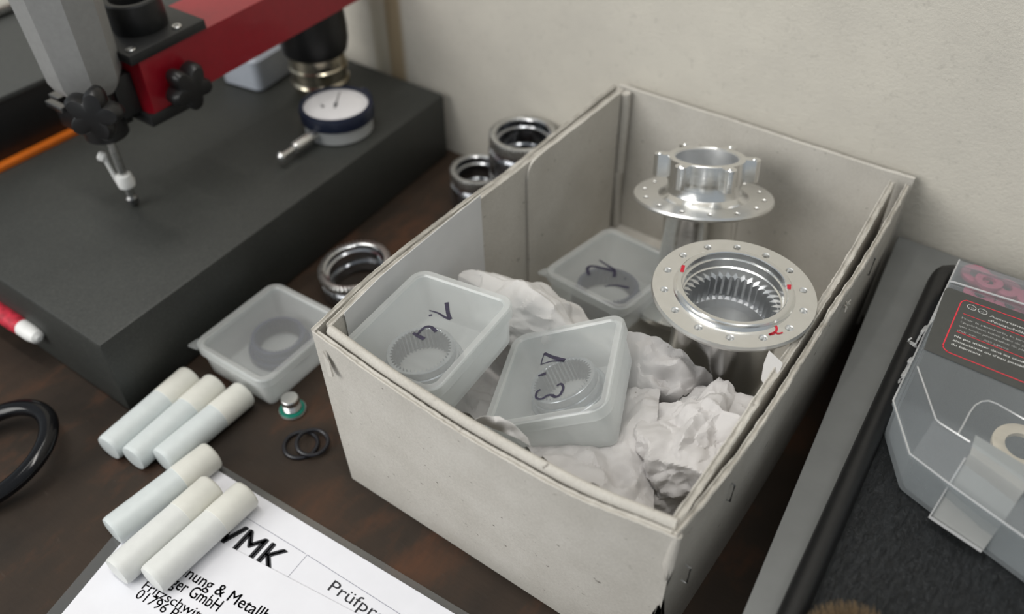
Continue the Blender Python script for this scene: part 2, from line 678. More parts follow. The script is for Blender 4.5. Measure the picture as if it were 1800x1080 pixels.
def world_child(o, parent):
    """geometry was built in world space; keep it there under a placed parent"""
    bpy.context.view_layer.update()
    o.parent = parent
    o.matrix_parent_inverse = parent.matrix_world.inverted()
    return o


def copy_thing(root, mtx, label, name=None):
    r = root.copy()
    COL.objects.link(r)
    r.matrix_world = mtx
    r['label'] = label
    for ch in root.children:
        c = ch.copy()
        COL.objects.link(c)
        c.parent = r
        for g in ch.children:
            d = g.copy()
            COL.objects.link(d)
            d.parent = c
    return r


# ------------------------------------------------------------------ setting
bm = bmesh.new()
box_bm(bm, -2.5, 2.5, 0.287, 0.34, -0.9, 1.7)
w = finish('wall_back', bm, 'plaster')
w['kind'] = 'structure'

bm = bmesh.new()
box_bm(bm, -2.5, 2.5, -3.0, 0.34, -0.9, -0.85)
w = finish('floor', bm, 'floor', None)
w['kind'] = 'structure'

t = thing('workbench', 'dark worn brown wooden workbench top carrying everything', 'workbench')
bm = bmesh.new()
box_bm(bm, -1.3, 1.2, -0.8, 0.2865, -0.04, 0.0, 0.001)
finish('bench_top', bm, 'bench', t)

# granite surface plate
t = thing('surface_plate', 'thick black granite surface plate at the back left of the bench', 'granite plate')
bm = bmesh.new()
poly_prism(bm, [(-0.90, -0.0445), (-0.1325, -0.0407), (-0.1515, 0.2795), (-0.90, 0.284)], 0.0, 0.055, 0.0026)
finish('granite_slab', bm, 'granite', t)

# grey unit on the right
t = thing('storage_unit', 'low grey painted metal unit standing right of the cardboard box', 'cabinet')
bm = bmesh.new()
poly_prism(bm, [(0.1905, 0.2845), (0.2175, -0.02), (0.245, -0.40), (0.85, -0.40), (0.85, 0.2845)], 0.052, 0.068, 0.0008)
finish('top_plate', bm, 'grey_paint', t)
bm = bmesh.new()
poly_prism(bm, [(0.206, 0.28), (0.235, -0.02), (0.26, -0.38), (0.83, -0.38), (0.83, 0.28)], 0.0005, 0.052)
finish('body', bm, 'black_sat', t)

# black case on the grey unit
t = thing('plastic_case', 'flat black plastic case with raised rounded rim under the organizer', 'case')
case = [(0.2163, 0.2525), (0.2205, 0.150), (0.2262, 0.0), (0.2375, -0.30), (0.72, -0.30), (0.72, 0.262), (0.245, 0.2615)]
bm = bmesh.new()
poly_prism(bm, [(p[0] + (0.002 if i < 4 else -0.002 if p[0] > .5 else 0), p[1] - (0.002 if p[1] > .2 else 0)) for i, p in enumerate(case)], 0.0682, 0.0755)
finish('case_panel', bm, 'grained', t)
bm = bmesh.new()
# rim: rounded bar section swept along the left and back edges
sec = [(0.0, 0.0682), (0.0, 0.078), (0.001, 0.0815), (0.0035, 0.0835), (0.0065, 0.0835), (0.0088, 0.0815), (0.0098, 0.077), (0.0102, 0.0750), (0.0102, 0.0682)]
path = [(0.2375, -0.30), (0.2262, 0.0), (0.2205, 0.150), (0.2170, 0.2400), (0.2172, 0.2470), (0.2195, 0.2530), (0.2245, 0.2570), (0.245, 0.2600), (0.72, 0.2610)]
rings = []
for i, p in enumerate(path):
    a = Vector(path[max(i - 1, 0)]); b = Vector(path[min(i + 1, len(path) - 1)])
    d = (b - a).normalized()
    nrm = Vector((d.y, -d.x))
    rings.append([(p[0] + nrm.x * s, p[1] + nrm.y * s, z) for s, z in sec])
loft(bm, rings)
finish('rounded_rim', bm, 'black', t, 50)


# ------------------------------------------------------------------ cardboard box
def interp(path, t):
    """path: list of (x, y) knots, piecewise smooth by t in 0..1 along its length"""
    P = [Vector(p) for p in path]
    L = [0]
    for a, b in zip(P, P[1:]):
        L.append(L[-1] + (b - a).length)
    s = t * L[-1]
    for i in range(len(P) - 1):
        if s <= L[i + 1] + 1e-12:
            k = (s - L[i]) / (L[i + 1] - L[i])
            a, b = P[i], P[i + 1]
            pa = P[i - 1] if i > 0 else a * 2 - b
            pb = P[i + 2] if i + 2 < len(P) else b * 2 - a
            return 0.5 * (2 * a + (b - pa) * k + (2 * pa - 5 * a + 4 * b - pb) * k * k + (3 * a - pa - 3 * b + pb) * k ** 3)
    return P[-1]


def board(name, top, bottom, thick, z0, z1, parent, side=1, seg=90, jit=0.0006, plies=5, roll=0.0, dips=(), seed=1, mat='board', label=None, wob=0.0003):
    """upright sheet of board: top/bottom are plan paths of its outer face; thickness grows to `side` of the path"""
    rnd = random.Random(seed)
    bm = bmesh.new()
    levels = [0.0, 0.3, 0.6, 0.85, 0.975, 1.0]
    slow = [rnd.uniform(-1, 1) for _ in range(12)]
    outer, inner, tops = [], [], []
    for i in range(seg + 1):
        t = i / seg
        pt, pb = interp(top, t), interp(bottom, t)
        a, b = interp(top, max(t - 0.01, 0)), interp(top, min(t + 0.01, 1))
        d = (b - a).normalized()
        n = Vector((-d.y, d.x)) * side
        k = t * 11
        i0 = min(int(k), 10)
        sl = slow[i0] * (1 - (k - i0)) + slow[i0 + 1] * (k - i0)
        h = z1 + sl * jit * 0.7
        for (c, wd, dep) in dips:
            h -= dep * math.exp(-((t - c) / wd) ** 2)
        wobv = rnd.uniform(-1, 1) * wob * 0.6
        oc, ic = [], []
        for lv in levels:
            f = lv ** 0.8
            p = pb.lerp(pt, f)
            z = z0 + ((h if lv == 1.0 else z1 - 0.0022 if lv > 0.97 else z1) - z0) * (1.0 if lv > 0.97 else lv)
            e = wobv * (1 if lv == 1.0 else 0)
            oc.append(Vector((p.x + n.x * e, p.y + n.y * e, z)))
            ic.append(Vector((p.x + n.x * (thick - e), p.y + n.y * (thick - e), z)))
        tp = []
        for q in range(1, plies):
            fr = q / plies
            if roll:
                dz = roll * math.sin(PI * fr) ** 0.7
            else:
                dz = rnd.uniform(-1, 1) * jit * 0.55 + (jit * 0.5 if q in (1, plies - 1) else -jit * 0.8)
            v = oc[-1].lerp(ic[-1], fr)
            tp.append(Vector((v.x, v.y, v.z + dz)))
        outer.append([bm.verts.new(p) for p in oc])
        inner.append([bm.verts.new(p) for p in ic])
        tops.append([bm.verts.new(p) for p in tp])
    for i in range(seg):
        for S_ in (outer, inner):
            for l in range(len(levels) - 1):
                bm.faces.new((S_[i][l], S_[i + 1][l], S_[i + 1][l + 1], S_[i][l + 1]))
        ra = [outer[i][-1]] + tops[i] + [inner[i][-1]]
        rb = [outer[i + 1][-1]] + tops[i + 1] + [inner[i + 1][-1]]
        for k in range(len(ra) - 1):
            bm.faces.new((ra[k], rb[k], rb[k + 1], ra[k + 1]))
        bm.faces.new((outer[i][0], inner[i][0], inner[i + 1][0], outer[i + 1][0]))
    for i in (0, seg):
        bm.faces.new(outer[i] + tops[i] + list(reversed(inner[i])))
    return finish(name, bm, mat, parent, 40, label)


H = 0.110
W_, L_ = 0.1838, 0.278
cb = thing('cardboard_box', 'open grey cardboard box with worn edges holding hubs and plastic boxes', 'box')
bm = bmesh.new()
box_bm(bm, 0.002, W_ - 0.002, 0.002, L_ - 0.002, 0.0, 0.003)
finish('box_base', bm, 'board', cb)
# front
board('front_panel', [(0.0, -0.0005), (0.05, -0.0055), (0.10, -0.0080), (0.145, -0.0070), (0.186, -0.0005)],
      [(0.005, 0.0), (0.186, 0.0)], 0.0028, 0.0, H - 0.0008, cb, 1, jit=0.0005, seed=3)
board('front_lining', [(0.006, 0.0030), (0.05, -0.0015), (0.10, -0.0040), (0.145, -0.0030), (0.1835, 0.0026)],
      [(0.006, 0.0030), (0.1825, 0.0030)], 0.0046, 0.003, H - 0.0002, cb, 1, roll=0.0020, jit=0.0002, wob=0.0001, seed=4)
# left
board('left_panel', [(-0.0008, 0.0), (-0.0048, 0.045), (-0.0050, 0.10), (-0.0032, 0.16), (-0.0032, 0.22), (-0.0040, 0.277)],
      [(0.0, 0.005), (0.0, 0.277)], 0.0024, 0.0, H, cb, -1, jit=0.0007, seed=5)
board('left_lining', [(0.0030, 0.006), (-0.0012, 0.045), (-0.0014, 0.10), (0.0002, 0.16), (0.0014, 0.22), (0.0022, 0.274)],
      [(0.0028, 0.006), (0.0028, 0.274)], 0.0030, 0.003, H + 0.0004, cb, -1, jit=0.0006, seed=6)
LIN_T = [(0.0030, 0.006), (-0.0012, 0.045), (-0.0014, 0.10), (0.0002, 0.16), (0.0014, 0.22), (0.0022, 0.274)]


def lining_x(y, z):
    """inner face of the left lining"""
    ys = [p[1] for p in LIN_T]
    xt = float(np.interp(y, ys, [p[0] for p in LIN_T])) + 0.0031
    k = max(0.0, min(1.0, (z - 0.003) / (H - 0.003))) ** 0.8
    return 0.0059 * (1 - k) + xt * k


def wall_patch(name, cols, d0, d1, mat, label=None, nz=8):
    """cols: (y, z bottom, z top) along the left wall; a skin between offsets d0 and d1 off the lining"""
    bm = bmesh.new()
    G = []
    for d in (d0, d1):
        g = []
        for y, za, zb_ in cols:
            g.append([bm.verts.new((lining_x(y, za + (zb_ - za) * k / nz) + d, y, za + (zb_ - za) * k / nz)) for k in range(nz + 1)])
        G.append(g)
    n = len(cols)
    for i in range(n - 1):
        for k in range(nz):
            for g in G:
                bm.faces.new((g[i][k], g[i + 1][k], g[i + 1][k + 1], g[i][k + 1]))
        for k in (0, nz):
            bm.faces.new((G[0][i][k], G[0][i + 1][k], G[1][i + 1][k], G[1][i][k]))
    for i in (0, n - 1):
        for k in range(nz):
            bm.faces.new((G[0][i][k], G[0][i][k + 1], G[1][i][k + 1], G[1][i][k]))
    return finish(name, bm, mat, cb, 30, label)


# inner end flap lying on the left lining, rounded at its upper front corner
wall_patch('end_flap', [(0.1660, 0.004, 0.100), (0.1662, 0.004, 0.1035), (0.1672, 0.004, 0.1068), (0.1690, 0.004, 0.1092), (0.1715, 0.004, 0.1106), (0.175, 0.004, 0.1112)]
           + [(0.18 + 0.0088 * k, 0.004, 0.1116 + 0.0003 * math.sin(k * 2.3)) for k in range(11)], 0.0002, 0.0016, 'board')
# right
board('right_panel', [(0.1858, 0.0), (0.1885, 0.025), (0.1908, 0.075), (0.1900, 0.13), (0.1908, 0.19), (0.1898, 0.235), (0.1885, 0.272)],
      [(0.186, 0.0), (0.1885, 0.13), (0.187, 0.276)], 0.0028, 0.0, H, cb, 1, jit=0.0010, plies=6, seed=8, wob=0.0005,
      dips=((0.46, 0.045, 0.003), (0.60, 0.03, -0.001), (0.52, 0.012, 0.003), (0.18, 0.02, 0.001)))
board('right_lining', [(0.1840, 0.0045), (0.1846, 0.05), (0.1846, 0.09), (0.1848, 0.15), (0.1838, 0.20), (0.1818, 0.245), (0.1808, 0.270)],
      [(0.1825, 0.006), (0.184, 0.14), (0.1825, 0.272)], 0.0034, 0.003, H + 0.0004, cb, 1, jit=0.0008, plies=6, seed=9, wob=0.0004, dips=((0.48, 0.12, 0.0012),))
# back
board('back_panel', [(0.0, 0.2795), (0.1885, 0.2805)], [(0.001, 0.2785), (0.188, 0.2785)], 0.0024, 0.0, H + 0.0005, cb, -1, jit=0.0005, seed=10)
# rolled fold in the back left corner
bm = bmesh.new()
tube(bm, [(0.0085, 0.2725, 0.004), (0.0085, 0.2725, 0.05), (0.0080, 0.2725, 0.10), (0.0075, 0.2725, 0.1095)], 0.0034, 12)
finish('corner_fold', bm, 'board', cb)
# wrapped seam at the front right corner
bm = bmesh.new()
tube(bm, [(0.1852, 0.0012, 0.001), (0.1850, 0.0010, 0.05), (0.1852, 0.0008, 0.09), (0.1850, 0.0015, 0.1085)], [0.0024, 0.0026, 0.0028, 0.0022], 10)
finish('corner_seam', bm, 'board', cb)
# staples on the right panel
for (y, z) in ((0.045, 0.088), (0.012, 0.070), (0.215, 0.092)):
    bm = bmesh.new()
    x = 0.1899 + 0.0010 * math.sin(PI * y / .27)
    tube(bm, [(x - 0.002, y, z - 0.006), (x + 0.0004, y, z - 0.0058), (x + 0.0005, y, z + 0.0058), (x - 0.002, y, z + 0.006)], 0.0004, 6)
    finish('staple', bm, 'dark_steel', cb)
# torn tab at the front left corner
bm = bmesh.new()
loft(bm, [[(0.0080, -0.0030, 0.1030), (0.0120, -0.0038, 0.0985), (0.0150, -0.0058, 0.0925), (0.0115, -0.0052, 0.0905), (0.0085, -0.0034, 0.0945)],
          [(0.0080, -0.0024, 0.1030), (0.0120, -0.0030, 0.0985), (0.0150, -0.0048, 0.0925), (0.0115, -0.0044, 0.0905), (0.0085, -0.0026, 0.0945)]])
finish('torn_tab', bm, 'board', cb)
# white paper strip stuck inside the left wall
wall_patch('paper_strip', [(0.0155 + 0.1085 * k / 16, 0.075 - 0.028 * min(1, k / 5), 0.1116 + 0.0022 * k / 16) for k in range(17)], 0.0003, 0.0006, 'tape',
           'white paper strip stuck inside the left wall')
# torn fibres on the right panel and a loose triangular scrap by the hub
for (y, z, k) in ((0.168, 0.101, 0.55),):
    bm = bmesh.new()
    for q in range(5):
        p0 = Vector((0.1912, y + random.uniform(-.0015, .0015), z + random.uniform(-.002, .002)))
        tube(bm, [p0, p0 + Vector((0.0008, random.uniform(-.001, .001), random.uniform(0, .001))), p0 + Vector((0.0014, random.uniform(-.003, .003), random.uniform(-.002, .002)))], [0.0010 * k, 0.0008 * k, 0.0003], 6)
    o = finish('torn_fibre', bm, 'board', cb)
    o['kind'] = 'stuff'


# ------------------------------------------------------------------ frosted boxes
A_, B_, HB = 0.060, 0.068, 0.026


def lid_ring(off, z, r=0.0085):
    return rrect(A_ - 2 * off, B_ - 2 * off, max(r - off, 0.002), 8, z)


def make_body():
    bm = bmesh.new()
    t_ = 0.0011
    o = 0.0016
    loft(bm, [lid_ring(o + 0.0055, -HB), lid_ring(o + 0.0036, -HB + 0.0006), lid_ring(o + 0.0026, -HB + 0.0025),
              lid_ring(o, -0.0022), lid_ring(o + t_, -0.0022), lid_ring(o + t_ + 0.0026, -HB + 0.0030), lid_ring(o + t_ + 0.0040, -HB + 0.0013)])
    return bm


def make_lid():
    bm = bmesh.new()
    loft(bm, [lid_ring(0.0020, -0.0020), lid_ring(0.0014, -0.0062), lid_ring(0.0003, -0.0062), lid_ring(0, -0.0009), lid_ring(0.0007, 0.0),
              lid_ring(0.0034, 0.0), lid_ring(0.0042, -0.0010)], cap0=False, cap1=False)
    for f in bm.faces:
        f.material_index = 1
    # inner panel
    vs = loft(bm, [lid_ring(0.0042, -0.0010), lid_ring(0.0080, -0.0008)], cap0=False, cap1=True)
    # pull tab on one corner
    c = (-A_ / 2, -B_ / 2)
    tab = [(c[0] + 0.0050, c[1] + 0.0002), (c[0] - 0.0018, c[1] - 0.0010), (c[0] - 0.0024, c[1] - 0.0002), (c[0] - 0.0015, c[1] + 0.0060), (c[0] + 0.0010, c[1] + 0.0062), (c[0] + 0.0022, c[1] + 0.0022)]
    loft(bm, [[(x, y, z) for x, y in tab] for z in (-0.0032, -0.0018)])
    bmesh.ops.remove_doubles(bm, verts=bm.verts, dist=1e-6)
    return bm


body_me = lid_me = None
BOXES = [
    (rod((0.0454, -0.1196, 0.0484)), (0.0382, 0.0345, 0.1067), 'milky plastic box tilted in the front left corner, letters on its lid', 'gear'),
    (rod((-0.0132, -0.4509, 0.4106)), (0.0965, 0.0564, 0.0945), 'milky plastic box marked with a 3, tilted beside the crumpled paper ball', 'gear'),
    (rod((-0.0802, -0.0448, -0.105)), (0.0566, 0.1851, 0.0481), 'milky plastic box lying deepest in the carton, in front of the tall hub', 'gear_dark'),
    (rod((0, 0, 0.033)), (-0.0942, 0.0385, 0.0262), 'milky plastic box on the bench outside, touching the carton corner', 'gear_dark'),
]
box_objs = []
for i, (R_, pos, lab, _g) in enumerate(BOXES):
    mtx = Matrix.Translation(pos) @ R_
    t = thing('plastic_box', lab, 'plastic box', mat=mtx, group='milky plastic boxes')
    if body_me is None:
        ob = finish('box_body', make_body(), 'frost', t)
        ol = finish('lid', make_lid(), 'frost_lid', t)
        ol.data.materials.append(M['frost'])
        body_me, lid_me = ob.data, ol.data
    else:
        o = bpy.data.objects.new('box_body', body_me); COL.objects.link(o); o.parent = t
        o = bpy.data.objects.new('lid', lid_me); COL.objects.link(o); o.parent = t
    box_objs.append(t)
bpy.context.view_layer.update()


def lid_marks(box, strokes, mat='marker', name='marker_writing'):
    mw = box.matrix_world
    p0 = mw @ Vector((0, 0, -0.0005))
    n = (mw.to_3x3() @ Vector((0, 0, 1))).normalized()
    bm = bmesh.new()
    for pts, wd in strokes:
        ribbon(bm, [at_plane(x, y, p0, n) for x, y in pts], wd, n)
    o = finish(name, bm, mat, None, recalc=False, label='handwriting in dark marker on the lid')
    return world_child(o, box)


q1 = lambda pts: [(550 + x / 4, 430 + y / 4) for x, y in pts]
q2 = lambda pts: [(800 + x / 3.2727, 560 + y / 3.2727) for x, y in pts]
q3 = lambda pts: [(780 + x / 4, 380 + y / 4) for x, y in pts]
lid_marks(box_objs[0], [(q1([(940, 408), (944, 440), (952, 490), (968, 526)]), (0.0021, 0.0018)),
                        (q1([(968, 526), (930, 512), (880, 482), (818, 463)]), (0.0016, 0.0006)),
                        (q1([(815, 500), (838, 495)]), 0.0011),
                        (q1([(705, 622), (735, 640), (782, 664)]), (0.0013, 0.0022)),
                        (q1([(735, 632), (765, 598), (800, 578), (835, 584), (866, 612)]), (0.0010, 0.0020))])
lid_marks(box_objs[1], [(q2([(512, 200), (560, 222), (630, 242)]), (0.0016, 0.0024)),
                        (q2([(628, 246), (560, 246), (490, 266)]), (0.0012, 0.0006)),
                        (q2([(515, 200), (503, 230), (495, 262)]), 0.0006),
                        (q2([(478, 330), (522, 316)]), (0.0010, 0.0022)),
                        (q2([(585, 388), (608, 376), (622, 398), (606, 436), (578, 452), (556, 440)]), (0.0010, 0.0017)),
                        (q2([(556, 440), (530, 444), (495, 464), (466, 456), (470, 424), (490, 408)]), (0.0014, 0.0010))])
lid_marks(box_objs[2], [(q3([(1095, 310), (1140, 340), (1198, 378), (1198, 428)]), (0.0012, 0.0022)),
                        (q3([(1198, 388), (1120, 366), (1040, 352), (1010, 372), (1022, 415)]), (0.0022, 0.0020)),
                        (q3([(1132, 496), (1210, 487), (1302, 503)]), (0.0008, 0.0018)),
                        (q3([(1272, 441), (1282, 439)]), 0.0012)])


def ring_gear(parent_box, px, py, lab, mat, r=0.0165):
    """toothed ring lying on the floor of a box"""
    mw = parent_box.matrix_world
    n = (mw.to_3x3() @ Vector((0, 0, 1))).normalized()
    p = at_plane(px, py, mw @ Vector((0, 0, -HB + 0.010)), n)
    loc = mw.inverted() @ p
    lim = A_ / 2 - 0.0080 - 0.0024 - r
    loc.x = max(-lim, min(lim, loc.x))
    loc.y = max(-lim - .004, min(lim + .004, loc.y))
    loc.z = -HB + 0.0014
    t = thing('ring_gear', lab, 'gear', mat=mw @ Matrix.Translation(loc), group='toothed rings inside the milky boxes')
    bm = bmesh.new()
    N = 44 * 6
    gear_ring(bm, [r] * N, teeth_radii_uneven(44, r - 0.0034, r - 0.0019), 0.0, 0.0125)
    finish('toothed_ring', bm, mat, t, 30)
    bm = bmesh.new()
    lathe(bm, [(r - 0.0001, 0.0), (r + 0.0028, 0.0), (r + 0.0028, 0.0042), (r + 0.0024, 0.0046), (r + 0.0010, 0.0046), (r + 0.0008, 0.0080), (r - 0.0001, 0.0082)], 64, True)
    finish('flange', bm, mat, t, 30)
    return t


ring_gear(box_objs[0], 742, 625, 'toothed steel ring inside the front left plastic box', 'gear')
ring_gear(box_objs[1], 978, 672, 'toothed steel ring inside the plastic box marked 3', 'gear')
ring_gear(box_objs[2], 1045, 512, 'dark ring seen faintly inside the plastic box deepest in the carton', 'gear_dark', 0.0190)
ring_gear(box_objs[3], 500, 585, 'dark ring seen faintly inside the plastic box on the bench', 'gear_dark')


# ------------------------------------------------------------------ hubs
def hub(name, label, mtx, crown_up, full):
    """local z=0 at the spoke flange's upper face, axis along z"""
    t = thing(name, label, 'wheel hub', mat=mtx, group='aluminium hubs in the carton')
    R = 0.0381 if not crown_up else 0.0396
    hr = R * 0.86
    holes = [(hr * math.cos(2 * PI * (k + 0.35) / 14), hr * math.sin(2 * PI * (k + 0.35) / 14)) for k in range(14)]
    if not crown_up:
        bm = bmesh.new()
        holed_disc(bm, R, 0.0245, -0.0030, 0.0, holes, 0.00165)
        finish('spoke_flange', bm, 'alu_face', t)
        bm = bmesh.new()
        lathe(bm, [(0.0288, -0.0004), (0.0280, 0.0005), (0.0275, 0.0015), (0.0272, 0.0026), (0.0266, 0.0030), (0.0248, 0.0030), (0.0244, 0.0026),
                   (0.0243, -0.0008), (0.0235, -0.0010), (0.0235, -0.0052), (0.0228, -0.0056), (0.0229, -0.0095),
                   (0.0229, -0.0112), (0.0250, -0.0112), (0.0250, -0.0040), (0.0285, -0.0030)], 96, True)
        finish('bore_ring', bm, 'alu', t, 25)
        bm = bmesh.new()
        N = 44 * 6
        N = 40 * 6
        gear_ring(bm, [0.0236] * N, teeth_radii_uneven(40, 0.0198, 0.0228), -0.0240, -0.0108, 0.0002)
        finish('internal_teeth', bm, 'alu_dull', t, 25, smooth=False)
        bm = bmesh.new()
        lathe(bm, [(0.0226, -0.0240), (0.0205, -0.0246), (0.0203, -0.0256), (0.0203, -0.0605), (0.0080, -0.0607)], 96, True)
        finish('lower_bore', bm, 'alu_dull', t, 25)
        bm = bmesh.new()
        lathe(bm, [(0.0340, -0.0028), (0.0300, -0.0040), (0.0266, -0.0060), (0.0256, -0.0100), (0.0254, -0.0600), (0.0245, -0.0640), (0.0150, -0.0650),
                   (0.0150, -0.0630), (0.0212, -0.0610), (0.0212, -0.0249), (0.0240, -0.0248), (0.0240, -0.0029)], 96, True)
        finish('hub_shell', bm, 'alu', t, 25)
        bm = bmesh.new()
        holes2 = [(0.0295 * math.cos(2 * PI * (k + 0.1) / 14), 0.0295 * math.sin(2 * PI * (k + 0.1) / 14)) for k in range(14)]
        holed_disc(bm, 0.0336, 0.020, -0.0700, -0.0672, holes2, 0.0014)
        finish('rear_spoke_flange', bm, 'alu_face', t)
        bm = bmesh.new()
        lathe(bm, [(0.0230, -0.0640), (0.0180, -0.0640), (0.0180, -0.1070), (0.0225, -0.1070), (0.0225, -0.0700)], 64, True)
        finish('end_sleeve', bm, 'alu', t, 25)
    else:
        bm = bmesh.new()
        holed_disc(bm, R, 0.0200, -0.0026, 0.0, holes, 0.0015)
        finish('spoke_flange', bm, 'alu_face', t)
        bm = bmesh.new()
        lathe(bm, [(0.0262, -0.0002), (0.0236, 0.0008), (0.0217, 0.0026), (0.0209, 0.0052), (0.0207, 0.0100), (0.0180, 0.0100), (0.0180, -0.0010), (0.0290, -0.0010)], 96, True)
        finish('flared_neck', bm, 'alu', t, 25)
        # crown with six lugs
        bm = bmesh.new()
        N = 240
        ro, ri = [], []
        for i in range(N):
            a = 2 * PI * i / N
            r = 0.0218
            for k in range(6):
                ca = 2 * PI * (k + 0.80) / 6
                # circle lug of radius 0.0037 centred at 0.0262, filleted to the ring
                d = (a - ca + PI) % (2 * PI) - PI
                if abs(d) < 0.24:
                    cx = 0.0258
                    s = math.sin(d) * cx
                    if abs(s) < 0.0038:
                        r = max(r, cx * math.cos(d) + math.sqrt(0.0038 ** 2 - s * s))
            ro.append(r)
            ri.append(0.0182)
        gear_ring(bm, ro, ri, 0.0100, 0.0228, 0.0004)
        finish('lug_crown', bm, 'alu', t, 30)
        bm = bmesh.new()
        lathe(bm, [(0.0182, 0.0222), (0.0176, 0.0218), (0.0176, 0.0040), (0.0130, 0.0030), (0.0060, 0.0030), (0.0060, 0.0020), (0.0182, 0.0020)], 96, True)
        finish('bore_with_added_floor', bm, 'alu_dull', t, 25)  # dull bore wall; its closed floor is added to brighten the inside
        for k in range(6):
            ca = 2 * PI * (k + 0.80) / 6
            bm = bmesh.new()
            lathe(bm, [(0.0016, 0.0), (0.0016, 0.0010), (0.0011, 0.0014)], 16, mtx=Matrix.Translation((0.0262 * math.cos(ca), 0.0262 * math.sin(ca), 0.0222)))
            finish('lug_pin', bm, 'alu', t)
        bm = bmesh.new()
        lathe(bm, [(0.0260, -0.0020), (0.0228, -0.0034), (0.0214, -0.0070), (0.0213, -0.0250), (0.0225, -0.0500), (0.0250, -0.0660), (0.0340, -0.0690),
                   (0.0360, -0.0700), (0.0360, -0.0730), (0.0200, -0.0730), (0.0190, -0.0660), (0.0182, -0.0300), (0.0182, -0.0020)], 96, True)
        finish('hub_shell', bm, 'alu', t, 25)
    return t


hub_a = hub('wheel_hub', 'aluminium hub with toothed bore and a red 2 on its flange', Matrix.Translation((0.1467, 0.1318, 0.1137)), False, True)
ax = Vector((-0.16, 0.235, 0.958)).normalized()
rotm = ax.to_track_quat('Z', 'Y').to_matrix().to_4x4()
hub_b = hub('wheel_hub', 'aluminium hub with a six lugged crown leaning against the back wall', Matrix.Translation((0.0905, 0.2205, 0.0940)) @ rotm, True, True)
bpy.context.view_layer.update()
q7 = lambda pts: [at(1080 + x / 4, 380 + y / 4, 0.1139) for x, y in pts]
bm = bmesh.new()
up = (0, 0, 1)
ribbon(bm, q7([(1072, 792), (1064, 772), (1080, 756), (1108, 752), (1134, 770), (1141, 798), (1120, 824), (1090, 832)]), 0.0011, up)
ribbon(bm, q7([(1088, 834), (1128, 818), (1152, 826), (1184, 818)]), (0.0011, 0.0007), up)
world_child(finish('red_number', bm, 'red_ink', None, recalc=False, label='red handwritten 2'), hub_a)
for quad in ([(462, 390), (474, 344), (498, 348), (488, 396)], [(1213, 484), (1243, 484), (1241, 514), (1214, 512)]):
    pts = [at(1080 + x / 4, 380 + y / 4, 0.11675) for x, y in quad]
    bm = bmesh.new()
    loft(bm, [[p for p in pts], [p + Vector((0, 0, 0.00012)) for p in pts]])
    world_child(finish('red_mark', bm, 'red_ink', None), hub_a)


# ------------------------------------------------------------------ packing paper
def rand_dir(r):
    v = Vector((r.gauss(0, 1), r.gauss(0, 1), r.gauss(0, 1)))
    return v.normalized()


def creases(p, levels, seed):
    """crumpled paper relief in metres: ridges and valleys along cell borders, flat between"""
    h = 0.0
    for i, (size, amp) in enumerate(levels):
        q = p / size + Vector((seed * 7.3 + i * 11.7, seed * 3.1, i * 5.9))
        q = q + mnoise.noise_vector(q * 0.7) * 0.45
        d, _ = mnoise.voronoi(q)
        f = d[0] * 0.6 - (d[1] - d[0]) * 0.5
        h += amp * f * (1 if i % 2 == 0 else -1)
    return h


def crumple(name, label, center, radii, rot, mat, seed, planes=34, levels=(), sub=6, group='packing paper in the carton', flat=0.82, xmax=None):
    r = random.Random(seed)
    pl = [(rand_dir(r), r.uniform(flat, 1.0)) for _ in range(planes)]
    bm = bmesh.new()
    bmesh.ops.create_icosphere(bm, subdivisions=sub, radius=1.0)
    M4 = Matrix.Translation(center) @ rot.to_4x4() @ Matrix.Diagonal((*radii, 1))
    c_ = Vector(center)
    for v in bm.verts:
        d = v.co.normalized()
        k = min(di / max(n.dot(d), 1e-3) for n, di in pl if n.dot(d) > 0.2)
        k = min(k, 1.2)
        p = M4 @ (d * k)
        v.co = p + (p - c_).normalized() * creases(p, levels, seed)
        if xmax and v.co.x > xmax:
            v.co.x = xmax - (v.co.x - xmax) * 0.15
    o = finish(name, bm, mat, None, 22)
    return tag(o, label, 'packing paper', group)


